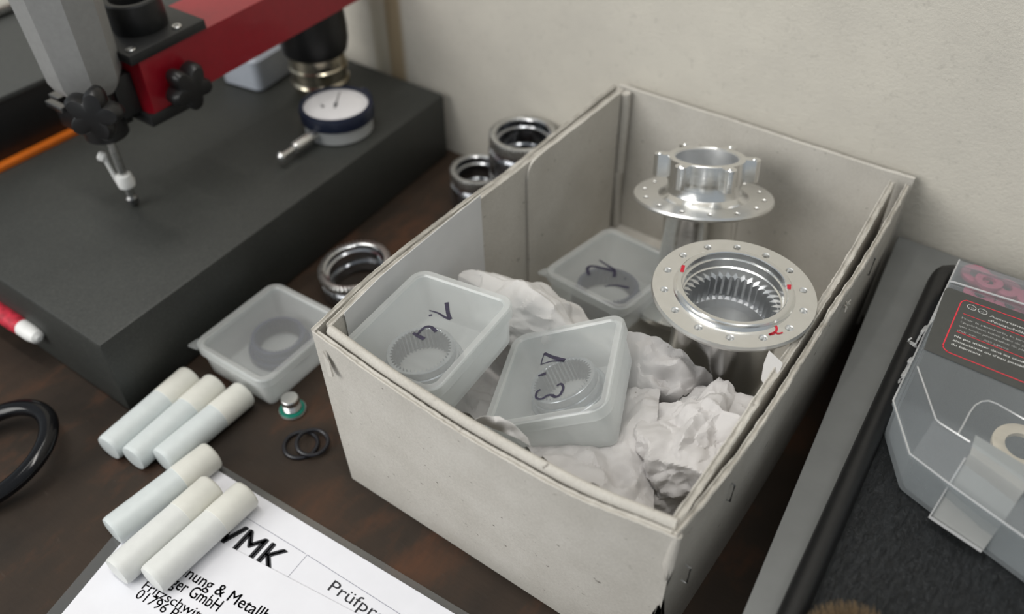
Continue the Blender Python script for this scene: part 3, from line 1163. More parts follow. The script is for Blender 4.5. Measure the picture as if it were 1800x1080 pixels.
def paper_sheet(name, label, outline, inner, mat, seed, levels, spacing=3.5, group='packing paper in the carton'):
    """sheet through points (px, py, height): a height field with folds and real thickness"""
    r = random.Random(seed)
    ctl = outline + inner
    P = np.array([[c[0], c[1]] for c in ctl], float) / 100
    Z = np.array([c[2] for c in ctl], float)
    n = len(P)

    def phi(d2):
        return 0.5 * d2 * np.log(d2 + 1e-9)
    D = ((P[:, None] - P[None]) ** 2).sum(-1)
    K = phi(D) + np.eye(n) * 0.002
    Q = np.hstack([np.ones((n, 1)), P])
    A = np.block([[K, Q], [Q.T, np.zeros((3, 3))]])
    w_ = np.linalg.solve(A, np.concatenate([Z, np.zeros(3)]))

    def zf(x, y):
        p = np.array([x, y]) / 100
        return float(phi(((P - p) ** 2).sum(-1)) @ w_[:n] + w_[n] + w_[n + 1] * p[0] + w_[n + 2] * p[1])
    poly = []
    for a, b in zip(outline, outline[1:] + outline[:1]):
        L = math.hypot(b[0] - a[0], b[1] - a[1])
        k = max(1, int(L / spacing))
        for i in range(k):
            t_ = i / k
            j = 0 if i == 0 else r.uniform(-1, 1) * 0.5
            poly.append(Vector((a[0] + (b[0] - a[0]) * t_ + j, a[1] + (b[1] - a[1]) * t_ + j)))
    xs = [p.x for p in poly]; ys = [p.y for p in poly]
    px_ = np.array(xs); py_ = np.array(ys)
    qx, qy = np.roll(px_, -1), np.roll(py_, -1)

    def inside(x, y):
        m = (py_ > y) != (qy > y)
        return int(((x < (qx - px_) * (y - py_) / np.where(qy == py_, 1e-9, qy - py_) + px_) & m).sum()) % 2 == 1
    pts = list(poly)
    y = min(ys) + spacing
    row = 0
    while y < max(ys):
        x = min(xs) + (spacing / 2 if row % 2 else 0)
        while x < max(xs):
            if inside(x, y):
                pts.append(Vector((x, y)))
            x += spacing
        y += spacing * 0.87
        row += 1
    ed = [(i, (i + 1) % len(poly)) for i in range(len(poly))]
    v, e, f, _, _, _ = delaunay_2d_cdt(pts, ed, [], 1, 1e-5)
    bm = bmesh.new()
    vv = []
    for p in v:
        q = at(p.x, p.y, zf(p.x, p.y))
        q.z += creases(q, levels, seed)
        vv.append(bm.verts.new(q))
    for t_ in f:
        bm.faces.new([vv[i] for i in t_])
    bmesh.ops.recalc_face_normals(bm, faces=bm.faces)
    bmesh.ops.solidify(bm, geom=list(bm.faces), thickness=0.00025)
    o = finish(name, bm, mat, None, 22)
    return tag(o, label, 'packing paper', group)


rz = lambda d: Matrix.Rotation(math.radians(d), 3, 'Z')
ry = lambda d: Matrix.Rotation(math.radians(d), 3, 'Y')
rx = lambda d: Matrix.Rotation(math.radians(d), 3, 'X')
paper_sheet('paper_sheet', 'large folded grey paper sheet spread under the box marked 3',
            [(775, 640, .045), (845, 560, .045), (1000, 560, .045), (1120, 600, .060), (1160, 690, .078), (1152, 760, .082), (1148, 903, .080), (1130, 900, .086), (1050, 861, .0950), (960, 815, .0900), (900, 775, .062), (800, 720, .050)],
            [(900, 650, .040), (920, 730, .046), (1000, 680, .044), (1000, 760, .062), (1060, 700, .054), (1146, 748, .0880), (1125, 790, .0850), (1060, 800, .0795), (1010, 805, .0850), (1000, 828, .0930), (1090, 850, .0800), (1120, 850, .0830), (1135, 860, .0770), (1143, 830, .0760)],
            'tissue', 11, ((.028, .0085), (.013, .0042), (.006, .0012)))
paper_sheet('paper_corner', 'small folded corner of grey paper poking over the front rim',
            [(832, 740, .101), (845, 733, .104), (878, 733, .1065), (905, 750, .1060), (928, 772, .1020), (933, 786, .1000), (915, 775, .1010), (895, 765, .1020), (880, 760, .098), (860, 752, .097)],
            [(872, 744, .1065), (900, 760, .1010)], 'tissue_white', 12, ((.010, .0012), (.005, .0004)))
paper_sheet('paper_wrap', 'loosely folded grey paper between the box marked 3 and the toothed hub',
            [(1085, 585, .078), (1112, 588, .086), (1150, 598, .089), (1200, 622, .089), (1238, 650, .085), (1262, 672, .075), (1240, 690, .070), (1200, 700, .078), (1175, 720, .070), (1130, 720, .062), (1090, 700, .060), (1080, 640, .062)],
            [(1130, 620, .090), (1180, 645, .092), (1215, 655, .088), (1170, 665, .083), (1120, 660, .080), (1150, 690, .081), (1205, 680, .082)],
            'tissue', 13, ((.020, .0075), (.010, .0040), (.005, .0012)))
c = at(1232, 775, 0.080)
crumple('paper_ball', 'tightly crumpled grey paper ball at the front right of the carton', (c.x - .001, c.y, 0.0735), (0.0215, 0.0340, 0.0250), rz(-14), 'tissue', 21, planes=30, levels=((.022, .0120), (.011, .0062), (.005, .0020)), sub=6, flat=0.84, xmax=0.1805)
a_, b_ = at(868, 478, 0.093), at(1010, 560, 0.085)
mid = (a_ + b_) / 2
ang = math.degrees(math.atan2(b_.y - a_.y, b_.x - a_.x))
crumple('paper_bundle', 'soft white paper bundle behind the two front plastic boxes', (mid.x, mid.y - 0.004, 0.0745), ((b_ - a_).length / 2 + 0.013, 0.0165, 0.0205), rz(ang) @ ry(6), 'tissue_white', 25, planes=20, levels=((.022, .0060), (.011, .0026), (.006, .0008)), sub=6, flat=0.88)


bm = bmesh.new()
pts = [at(1352, 618, .1125), at(1376, 640, .1120), at(1368, 662, .1085), at(1352, 690, .098), at(1338, 668, .099), at(1343, 640, .1060)]
loft(bm, [pts, [p + Vector((-0.0002, 0.0002, 0.0003)) for p in pts]])
tag(finish('paper_scrap', bm, 'tissue_white', None), 'small pointed white paper scrap between toothed hub and carton wall', 'paper')

# ------------------------------------------------------------------ chrome gear rings behind the carton
def chrome_ring(label, loc, r, h, rot=None):
    m = Matrix.Translation(loc)
    if rot is not None:
        m = m @ rot.to_4x4()
    t = thing('gear_ring', label, 'gear', mat=m, group='polished toothed rings beside the granite plate')
    n = 54
    bm = bmesh.new()
    gear_ring(bm, teeth_radii(n, r, r * 0.915), [r * 0.815] * (n * 4), h * 0.76, h, 0.0005)
    finish('upper_teeth', bm, 'steel', t, 25)
    bm = bmesh.new()
    gear_ring(bm, teeth_radii(n, r * 1.02, r * 0.93), [r * 0.86] * (n * 4), h * 0.08, h * 0.60, 0.0006)
    finish('lower_teeth', bm, 'chrome', t, 25)
    bm = bmesh.new()
    lathe(bm, [(r * 0.915, 0.0), (r * 0.905, h * 0.97), (r * 0.83, h * 0.975), (r * 0.80, h * 0.96), (r * 0.80, h * 0.80), (r * 0.74, h * 0.78), (r * 0.74, h * 0.58),
               (r * 0.78, h * 0.56), (r * 0.78, h * 0.36), (r * 0.70, h * 0.34), (r * 0.70, h * 0.05), (r * 0.75, 0.0)], 80, True)
    finish('inner_sleeve', bm, 'chrome', t, 25)
    return t


chrome_ring('polished toothed ring standing alone behind the bench plastic box', (-0.0965, 0.1175, 0.0005), 0.0245, 0.0220, rx(6) @ ry(-4))
chrome_ring('smaller polished toothed ring half hidden by the carton wall', (-0.0925, 0.2425, 0.0), 0.0205, 0.0300)
chrome_ring('polished toothed ring at the bottom of the stack behind the carton', (-0.0635, 0.2560, 0.0), 0.0225, 0.0300)
chrome_ring('polished toothed ring on top of the stack against the wall', (-0.0630, 0.2590, 0.0305), 0.0245, 0.0315)

# ------------------------------------------------------------------ measuring stand
ms = thing('measuring_stand', 'red and black measuring stand with probe over the granite plate', 'measuring stand')
AX0, AX1, AY0, AY1 = -0.250, -0.205, 0.0713, 0.268
zb, zt = 0.1182, 0.1512
bm = bmesh.new()
fr = [(AX0, AY0, zb), (AX1 - 0.003, AY0, zb), (AX1, AY0 + 0.002, zb), (AX1, AY0 + 0.002, zt), (AX1 - 0.003, AY0, zt), (AX0, AY0, zt)]
ba = [(x, AY1, z + 0.0080) for x, y, z in fr]
loft(bm, [fr, ba])
bmesh.ops.bevel(bm, geom=[e for e in bm.edges if e.calc_face_angle(0) > 0.5], offset=0.0008, segments=2, profile=0.5, affect='EDGES')
finish('red_arm', bm, 'red_paint', ms)
slope = 0.0080 / (AY1 - AY0)
tilt = Matrix.Translation((0, AY0, zt)) @ Matrix.Rotation(math.atan(slope), 4, 'X') @ Matrix.Translation((0, -AY0, -zt))
bm = bmesh.new()
box_bm(bm, AX0 - 0.001, AX1 + 0.001, AY0 - 0.003, AY0 + 0.052, zt + 0.0002, zt + 0.0062, 0.0006, tilt)
tp = finish('mounting_plate', bm, 'black_sat', ms)
for (x, y) in ((AX1 - 0.005, AY0 + 0.003), (AX1 - 0.005, AY0 + 0.036)):
    bm = bmesh.new()
    lathe(bm, [(0.0029, 0.0), (0.0029, 0.0008), (0.0025, 0.0012), (0.0015, 0.0012), (0.0014, 0.0004), (0.0001, 0.0004)], 24,
          mtx=tilt @ Matrix.Translation((x, y, zt + 0.0062)))
    s = finish('screw', bm, 'steel', tp)
bm = bmesh.new()
lathe(bm, [(0.0160, 0.0), (0.0165, 0.0015), (0.0165, 0.0175), (0.0158, 0.0185), (0.0130, 0.0185), (0.0125, 0.0175), (0.0125, 0.0040), (0.0001, 0.0040)], 48,
      mtx=tilt @ Matrix.Translation((-0.2315, AY0 + 0.026, zt + 0.0060)))
finish('collar', bm, 'black_sat', ms, 30)
bm = bmesh.new()
box_bm(bm, AX0 + 0.002, AX1 + 0.0005, AY0 - 0.0020, AY0 + 0.030, zb - 0.0075, zb - 0.0001, 0.0005)
finish('lower_plate', bm, 'black_sat', ms)


def star_knob(parent, mtx, r=0.0150, h=0.0125, lobes=5):
    bm = bmesh.new()
    n = lobes * 16

    def ring(s, z):
        out = []
        for i in range(n):
            a = 2 * PI * i / n
            k = 0.62 + 0.38 * (0.5 + 0.5 * math.cos(lobes * a)) ** 0.6
            out.append((r * s * k * math.cos(a), r * s * k * math.sin(a), z))
        return out
    loft(bm, [[mtx @ Vector(p) for p in rg] for rg in (circ(r * 0.42, -0.006, n), circ(r * 0.42, 0.0, n), ring(0.90, 0.0002), ring(0.98, 0.0016), ring(1.0, h * 0.5), ring(0.98, h - 0.0030), ring(0.86, h - 0.0008), circ(r * 0.45, h, n), circ(r * 0.20, h + 0.0003, n))])
    return finish('star_knob', bm, 'black', parent, 40)


star_knob(ms, Matrix.Translation((AX1 + 0.0035, 0.0945, 0.1300)) @ Matrix.Rotation(PI / 2, 4, 'Y'))
pc = (-0.2248, 0.0505)
# grey post (octagonal, flares upwards)
bm = bmesh.new()


def octo(r, z, rot=22.5, rnd=0.0):
    out = []
    for k in range(8):
        a = math.radians(rot + 45 * k)
        out.append((pc[0] + r * math.cos(a), pc[1] + r * math.sin(a), z))
    return out


loft(bm, [octo(0.0120, 0.1372), octo(0.0140, 0.1376), octo(0.0180, 0.1420), octo(0.0205, 0.1480), octo(0.0210, 0.1600), octo(0.0228, 0.2000), octo(0.0250, 0.2600)])
bmesh.ops.bevel(bm, geom=[e for e in bm.edges if e.calc_face_angle(0) > 0.3], offset=0.0010, segments=2, profile=0.5, affect='EDGES')
finish('grey_handle', bm, 'grey_plastic', ms, 30)
bm = bmesh.new()
lathe(bm, [(0.0118, 0.1080), (0.0128, 0.1090), (0.0128, 0.1365), (0.0118, 0.1375)], 40, mtx=Matrix.Translation((pc[0], pc[1], 0)))
box_bm(bm, -0.2555, -0.2235, 0.0400, 0.0690, 0.1090, 0.1235, 0.0010)
finish('clamp_block', bm, 'black', ms)
bm = bmesh.new()
box_bm(bm, -0.2440, -0.2135, 0.0580, 0.0712, 0.1180, 0.1440, 0.0008)
finish('mount_block', bm, 'black_sat', ms)
bm = bmesh.new()
box_bm(bm, -0.2620, -0.2520, 0.0420, 0.0480, 0.1240, 0.1275, 0.0005)
box_bm(bm, -0.2560, -0.2400, 0.0360, 0.0405, 0.1240, 0.1275, 0.0005)
finish('clamp_plate', bm, 'dark_steel', ms)
kn = Vector((0.62, -0.76, 0.10)).normalized()
star_knob(ms, Matrix.Translation(at_plane(172, 192, (0, pc[1] - 0.0155, 0), (0, 1, 0))) @ kn.to_track_quat('Z', 'Y').to_matrix().to_4x4(), 0.0155, 0.012)
bm = bmesh.new()
rod_mesh(bm, (pc[0], pc[1], 0.060), (pc[0], pc[1], 0.112), [(0.0024, 0), (0.0026, 0.02), (0.0026, 1)], 20)
finish('probe_stem', bm, 'steel', ms)
bm = bmesh.new()
rod_mesh(bm, (pc[0], pc[1], 0.0552), (pc[0], pc[1], 0.0635), [(0.0008, 0), (0.0020, 0.12), (0.0036, 0.35), (0.0038, 0.8), (0.0026, 1)], 20)
finish('probe_tip', bm, 'dark_steel', ms)
cl = bmesh.new()
rod_mesh(cl, (pc[0], pc[1], 0.0700), (pc[0], pc[1], 0.0795), [(0.0040, 0), (0.0052, 0.12), (0.0056, 0.5), (0.0046, 0.95), (0.0040, 1)], 24)
la = Vector((-0.81, -0.58, 0.0))
cp = lambda d, z: Vector((pc[0], pc[1], z)) + la * d
tube(cl, [cp(0.0042, 0.0715), cp(0.0056, 0.0765), cp(0.0066, 0.0830), cp(0.0074, 0.0890), cp(0.0078, 0.0925)], [0.0017, 0.0014, 0.0013, 0.0014, 0.0018], 10)
rod_mesh(cl, cp(0.0068, 0.0915), cp(0.0110, 0.0935), [(0.0020, 0), (0.0030, 0.2), (0.0031, 0.8), (0.0020, 1)], 14)
finish('white_clip', cl, 'white_plastic', ms)
# pillar under the arm
pcx, pcy = -0.2345, 0.2310
bm = bmesh.new()
lathe(bm, [(0.0215, 0.0870), (0.0238, 0.0890), (0.0255, 0.0960), (0.0258, 0.1060), (0.0245, 0.1262)], 48, mtx=Matrix.Translation((pcx, pcy, 0)))
finish('black_collar', bm, 'black', ms, 30)
bm = bmesh.new()
lathe(bm, [(0.0150, 0.0552), (0.0185, 0.0556), (0.0205, 0.0600), (0.0212, 0.0625), (0.0222, 0.0630), (0.0226, 0.0655), (0.0218, 0.0665), (0.0210, 0.0672),
           (0.0210, 0.0735), (0.0222, 0.0742), (0.0224, 0.0775), (0.0214, 0.0785), (0.0212, 0.0875)], 56, mtx=Matrix.Translation((pcx, pcy, 0)))
finish('pillar_ring', bm, 'brass', ms, 25)

# ------------------------------------------------------------------ things on the granite plate
dg_ = thing('dial_gauge', 'dial gauge with navy bezel lying face up on the granite plate', 'dial gauge', loc=(*at(590, 182, 0.0755)[:2], 0.0552))
bm = bmesh.new()
lathe(bm, [(0.0235, 0.0), (0.0245, 0.0008), (0.0245, 0.0135), (0.0225, 0.0150)], 64)
finish('gauge_body', bm, 'dial_body', dg_, 30)
bm = bmesh.new()
lathe(bm, [(0.0244, 0.0105), (0.0262, 0.0110), (0.0264, 0.0125), (0.0266, 0.0185), (0.0258, 0.0205), (0.0232, 0.0205), (0.0228, 0.0188), (0.0228, 0.0140)], 72, True)
finish('bezel', bm, 'navy', dg_, 30)
bm = bmesh.new()
lathe(bm, [(0.0229, 0.0150), (0.0229, 0.0190), (0.0222, 0.0193)], 64)
face = finish('dial_face', bm, 'dial_white', dg_, 30)
bm = bmesh.new()
for k in range(50):
    a = 2 * PI * k / 50
    r0 = 0.0192 if k % 5 else 0.0178
    ribbon(bm, [(r0 * math.cos(a), r0 * math.sin(a), 0.01938), (0.0212 * math.cos(a), 0.0212 * math.sin(a), 0.01938)], 0.00022, up)
finish('scale_marks', bm, 'ink_grey', face, recalc=False)
bm = bmesh.new()
ribbon(bm, [(0.0030, -0.0040, 0.0196), (0.0, 0.0, 0.0196), (-0.0105, 0.0150, 0.0196)], (0.0016, 0.0005), up)
lathe(bm, [(0.0014, 0.0193), (0.0014, 0.0200), (0.0010, 0.0203)], 16)
finish('pointer', bm, 'ink', face, recalc=False)
bm = bmesh.new()
lathe(bm, [(0.0012, 0.0193), (0.0012, 0.0196)], 16, mtx=Matrix.Translation((-0.0060, -0.0070, 0)))
ribbon(bm, [(-0.0090, -0.006, 0.0196), (-0.006, -0.007, 0.0196), (-0.005, -0.009, 0.0196)], 0.0005, up)
finish('small_pointer', bm, 'ink', face, recalc=False)
base = Vector((dg_.location.x, dg_.location.y, 0.0632))
tipw = at(490, 279, 0.0632)
dv = (tipw - base).normalized()
L = (tipw - base).length
bm = bmesh.new()
l0 = Vector((0, 0, 0.0080))
rod_mesh(bm, l0 + dv * 0.0235, l0 + dv * (L - 0.0150), [(0.0036, 0), (0.0038, 0.1), (0.0038, 0.95), (0.0032, 1)], 20)
rod_mesh(bm, l0 + dv * (L - 0.0155), l0 + dv * L, [(0.0020, 0), (0.0020, 0.78), (0.0036, 0.80), (0.0036, 0.90), (0.0015, 1.0)], 20)
finish('plunger_stem', bm, 'steel', dg_)
bm = bmesh.new()
rod_mesh(bm, Vector((0, 0, 0.0120)) - dv * 0.0240 , Vector((0, 0, 0.0120)) - dv * 0.0330, [(0.0060, 0), (0.0060, 0.9), (0.0050, 1)], 20)
finish('end_cap', bm, 'navy', dg_)

bm = bmesh.new()
R_ = Matrix.Translation((-0.2905, 0.2180, 0.0552)) @ Matrix.Rotation(math.radians(8), 4, 'Z')
rg = []
for off, z in ((0.003, 0.0), (0.0005, 0.0015), (0, 0.022), (0.0, 0.0245), (0.0035, 0.027)):
    rg.append([R_ @ Vector(p) for p in rrect(0.040 - 2 * off, 0.046 - 2 * off, 0.007 - min(off, .004), 6, z)])
loft(bm, rg)
tag(finish('storage_tub', bm, 'blue_white', None), 'pale blue white plastic tub on the granite plate behind the red arm', 'tub')

# black instrument case with grey top and orange trim
ic = thing('instrument_case', 'black instrument case with dark grey top and orange trim at the far left', 'case')
bm = bmesh.new()
poly_prism(bm, [(-0.338, -0.060), (-0.338, 0.245), (-0.62, 0.245), (-0.62, -0.060)], 0.0552, 0.0965, 0.0008)
finish('case_body', bm, 'black', ic)
bm = bmesh.new()
poly_prism(bm, [(-0.337, -0.061), (-0.337, 0.246), (-0.621, 0.246), (-0.621, -0.061)], 0.0965, 0.1005, 0.0008)
finish('case_top', bm, 'case_top', ic)
bm = bmesh.new()
box_bm(bm, -0.338, -0.3315, -0.055, 0.240, 0.0552, 0.0592, 0.0004)
finish('orange_trim', bm, 'orange', ic, label='bright orange trim strip')
bm = bmesh.new()
rod_mesh(bm, (-0.4515, 0.02, 0.1065), (-0.4600, 0.22, 0.1065), [(0.0055, 0), (0.006, 0.01), (0.006, 0.99), (0.0055, 1)], 24)
tag(finish('steel_bar', bm, 'steel', None), 'bright round steel bar lying on the dark grey case top', 'bar')


# ------------------------------------------------------------------ bench clutter on the left
def vial(label, p0, p1, z0, z1, body='vial'):
    """p0: cap end, p1: bottom end (pixels of the axis ends)"""
    a, b = at(*p0, z0), at(*p1, z1)
    m = align(b, a)
    L = (a - b).length
    t = thing('vial', label, 'vial', mat=m, group='white plastic vials')
    r = 0.0082
    bm = bmesh.new()
    lathe(bm, [(r - 0.0022, 0.0), (r - 0.0006, 0.0004), (r - 0.0001, 0.0016), (r, 0.0030), (r, L * 0.645)], 40)
    finish('vial_body', bm, body, t, 40)
    bm = bmesh.new()
    lathe(bm, [(r - 0.0003, L * 0.640), (r + 0.0002, L * 0.645), (r + 0.0002, L - 0.0020), (r - 0.0006, L - 0.0006), (r - 0.0022, L)], 40)
    finish('cap', bm, 'ivory', t, 40)
    return t


zv = 0.0083
vial('translucent white vial nearest the granite plate, first of three on bare wood', (338, 662), (190, 790), zv, zv)
vial('translucent white vial in the middle of the three lying on bare wood', (382, 675), (233, 808), zv, zv)
vial('translucent white vial on bare wood whose cap nears the bench plastic box', (432, 690), (285, 812), zv, zv)
vial('translucent white vial lying beside the papers, half over their plastic sleeve', (376, 798), (196, 936), zv + .0004, zv)
vial('translucent white vial lying on the papers, middle of the lower three', (377, 855), (204, 1008), zv + .0016, zv + .0016, 'vial_white')
vial('translucent white vial lying on the papers right beside the bold letters', (437, 866), (266, 1022), zv + .0016, zv + .0016, 'vial_white')

# threaded plug with a green seal
p = at(515, 722, 0.0)
pl = thing('screw_plug', 'steel screw plug with green sealing washer standing on the bench', 'plug', loc=(p.x, p.y, 0.0))
bm = bmesh.new()
lathe(bm, [(0.0070, 0.0), (0.0078, 0.0004), (0.0080, 0.0012), (0.0077, 0.0018), (0.0040, 0.0018)], 40)
finish('plug_base', bm, 'steel', pl)
bm = bmesh.new()
lathe(bm, [(0.0040, 0.0017), (0.0072, 0.0017), (0.0074, 0.0022), (0.0070, 0.0027), (0.0040, 0.0027)], 40, True)
finish('seal', bm, 'green', pl)
bm = bmesh.new()
prof = [(0.0048, 0.0020)]
for k in range(5):
    z = 0.0028 + k * 0.0011
    prof += [(0.0048, z), (0.0053, z + 0.00055)]
prof += [(0.0052, 0.0092), (0.0051, 0.0108), (0.0046, 0.0114)]
lathe(bm, prof, 40)
finish('threaded_body', bm, 'steel', pl, 25)

for (px, py, rr, z, lab, tilt_) in ((529, 782, 0.0093, 0.0012, 'thin black rubber ring lying flat on the bench, the larger', 0), (549, 778, 0.0086, 0.0034, 'thin black rubber ring resting on top of the larger one', 5)):
    c = at(px, py, z)
    bm = bmesh.new()
    m4 = Matrix.Translation(c) @ Matrix.Rotation(math.radians(tilt_), 4, 'Y')
    tube(bm, [m4 @ Vector((rr * math.cos(2 * PI * k / 40), rr * math.sin(2 * PI * k / 40), 0)) for k in range(40)], 0.00115, 10, True)
    tag(finish('o_ring', bm, 'rubber', None), lab, 'rubber ring', 'black rubber rings on the bench')

# glossy black ring handle at the left frame edge
c = at(-16, 806, 0.008)
bm = bmesh.new()
m4 = Matrix.Translation((c.x, c.y, 0.0095)) @ Matrix.Rotation(math.radians(-20), 4, 'Z') @ Matrix.Rotation(math.radians(14), 4, 'X')
pts = [m4 @ Vector((0.0285 * math.cos(2 * PI * k / 56), 0.0340 * math.sin(2 * PI * k / 56), 0)) for k in range(56)]
tube(bm, pts, 0.0052, 14, True, 0.8)
tag(finish('finger_loop', bm, 'black_gloss', None), 'glossy black ring shaped finger loop of a tool on the bench', 'loop')

# red and white tool grip against the granite
rp = thing('tool_grip', 'red and white tool grip leaning against the granite plate', 'tool')
pa, pb = at(70, 596, 0.024), at(-170, 432, 0.016)
bm = bmesh.new()
rod_mesh(bm, pa, pb, [(0.0015, 0), (0.0040, 0.012), (0.0052, 0.05), (0.0054, 0.20), (0.0050, 0.21)], 20)
finish('white_end', bm, 'white_plastic', rp)
bm = bmesh.new()
rod_mesh(bm, pa + (pb - pa) * 0.10, pb, [(0.0052, 0), (0.0059, 0.06), (0.0060, 0.9), (0.0045, 1)], 20)
finish('red_sleeve', bm, 'red_grip', rp)

# ------------------------------------------------------------------ papers
O = at(341, 802, 0.001)
u = (at(800, 1080, 0.001) - at(460, 874, 0.001)).normalized()
v = (at(108, 1080, 0.001) - O).normalized()


def sheet(name, mat, o, du, dv, ul, vl, z0, z1, curl=0.0, n=16):
    bm = bmesh.new()
    top, bot = [], []
    for i in range(n + 1):
        ra, rb = [], []
        for j in range(n + 1):
            p = o + du * (ul * i / n) + dv * (vl * j / n)
            c_ = curl * (math.sin(PI * i / n) * 0.5 + math.sin(3.3 * j / n) * 0.5)
            ra.append(bm.verts.new((p.x, p.y, z1 + c_)))
            rb.append(bm.verts.new((p.x, p.y, z0 + c_)))
        top.append(ra); bot.append(rb)
    for i in range(n):
        for j in range(n):
            bm.faces.new((top[i][j], top[i][j + 1], top[i + 1][j + 1], top[i + 1][j]))
            bm.faces.new((bot[i][j], bot[i + 1][j], bot[i + 1][j + 1], bot[i][j + 1]))
    for i in range(n):
        for j in (0, n):
            bm.faces.new((top[i][j], top[i + 1][j], bot[i + 1][j], bot[i][j]))
            bm.faces.new((top[j][i], top[j][i + 1], bot[j][i + 1], bot[j][i]))
    return finish(name, bm, mat, None)


slv = sheet('document_sleeve', 'sleeve', O - u * 0.0070 - v * 0.0038, u, v, 0.235, 0.31, 0.0002, 0.0007)
tag(slv, 'clear plastic sleeve under the printed papers, its edges showing', 'sleeve')
pap = sheet('test_report', 'paper', O, u, v, 0.21, 0.297, 0.0008, 0.0010)
tag(pap, 'white printed test report, lower sheet with large bold heading letters', 'paper')
u2 = (at(639, 1080, 0.0014) - at(401, 955, 0.0014)).normalized()
O2 = at(268, 890, 0.0014)
v2 = v
top_s = sheet('letter_sheet', 'paper', O2, u2, v2, 0.21, 0.25, 0.0012, 0.0014)
tag(top_s, 'white letter sheet with serif address lines lying on the test report', 'paper')

zt1, zt2 = 0.00105, 0.00145
A1 = lambda x, y: at(x, y, zt1)
A2 = lambda x, y: at(x, y, zt2)
upv = -v
text_obj('printed_heading', 'VMK', A1(374, 947), A1(476, 1010), upv, 'ink', pap, (A1(402, 908) - A1(374, 947)).length, 0.030, 0.00004)
text_obj('printed_title', 'Prüfprotokoll', A1(575, 1037), A1(752, 1149), upv, 'ink', pap, (A1(588, 1019) - A1(575, 1037)).length, 0.0, 0.00004)
bm = bmesh.new()
for pts, wd in (([(400, 890), (537, 974)], 0.0003), ([(540, 976), (500, 1022)], 0.0003), ([(540, 976), (800, 1142)], 0.0003)):
    ribbon(bm, [A1(*q) for q in pts], wd, up, 0.00004)
o = finish('ruled_lines', bm, 'ink_grey', pap, recalc=False)
text_obj('printed_line', 'Verzahnung & Metallbau', A2(260, 979), A2(489, 1107), -v2, 'ink', top_s, 0.0060, 0.012, 0.00004)
text_obj('printed_line', 'ger GmbH', A2(298, 1030), A2(380, 1076), -v2, 'ink', top_s, 0.0060, 0.012, 0.00004)
text_obj('printed_line', 'Fritzschwitzer Str.', A2(248, 1035), A2(415, 1127), -v2, 'ink', top_s, 0.0048, 0.004, 0.00004)
text_obj('printed_line', '01796 Pirna', A2(236, 1050), A2(338, 1108), -v2, 'ink', top_s, 0.0050, 0.004, 0.00004)

# ------------------------------------------------------------------ organizer
og = thing('organizer_box', 'clear plastic organizer with charcoal label lying on the black case', 'organizer')
rim = [(0.2272, 0.2345), (0.2292, 0.1196), (0.2436, 0.0950), (0.2602, 0.0893), (0.345, 0.0645), (0.430, 0.0645), (0.430, 0.2480)]
plat = [(0.2286, 0.1935), (0.2314, 0.1307), (0.2466, 0.1050), (0.2558, 0.1024), (0.342, 0.0765), (0.420, 0.0765), (0.420, 0.1990)]
flo = [(0.2295, 0.2320), (0.2313, 0.1220), (0.2462, 0.0963), (0.2609, 0.0916), (0.345, 0.0670), (0.428, 0.0670), (0.428, 0.2455)]


def inset(poly, d):
    c_ = Vector((sum(p[0] for p in poly) / len(poly), sum(p[1] for p in poly) / len(poly)))
    return [tuple(Vector(p) + (c_ - Vector(p)).normalized() * d) for p in poly]


def z_(poly, z):
    return [(p[0], p[1], z) for p in poly]


bm = bmesh.new()
loft(bm, [z_(inset(flo, 0.002), 0.0757), z_(flo, 0.0772), z_(inset(rim, 0.0012), 0.0985), z_(inset(rim, 0.0026), 0.0985), z_(inset(flo, 0.0016), 0.0784)])
bmesh.ops.bevel(bm, geom=[e for e in bm.edges if abs(e.verts[0].co.z - e.verts[1].co.z) > 0.01], offset=0.002, segments=3, profile=0.5, affect='EDGES')
finish('tray', bm, 'organizer', og, 40)
bm = bmesh.new()
loft(bm, [z_(inset(rim, 0.0020), 0.0988), z_(rim, 0.0988), z_(rim, 0.1004), z_(inset(rim, 0.0008), 0.1010), z_(inset(plat, -0.0004), 0.1144), z_(inset(plat, 0.0006), 0.1150)], cap0=False, cap1=True)
finish('lid', bm, 'organizer', og, 25)
# bright moulded ridges of the lid
bm = bmesh.new()
zr = 0.1151
P_ = lambda *q: [at(x, y, zr) for x, y in q]
tube(bm, P_((1684, 763), (1692, 750), (1705, 725), (1714, 713), (1726, 706), (1738, 705), (1752, 710), (1800, 737), (1860, 770)), 0.00030, 6)
finish('moulded_ridge', bm, 'wrap', og)
bm = bmesh.new()
tube(bm, P_((1613, 645), (1645, 737), (1652, 744), (1684, 764), (1705, 777)), 0.00034, 6)
finish('moulded_ridge', bm, 'wrap', og)
bm = bmesh.new()
tube(bm, P_((1668, 495), (1676, 496), (1800, 535), (1860, 554)), 0.00045, 6)
finish('moulded_ridge', bm, 'wrap', og)
bm = bmesh.new()
rr = [Vector((p[0], p[1], 0.1008)) for p in rim[0:5]]
tube(bm, rr, 0.00042, 6)
finish('lid_edge', bm, 'wrap', og)
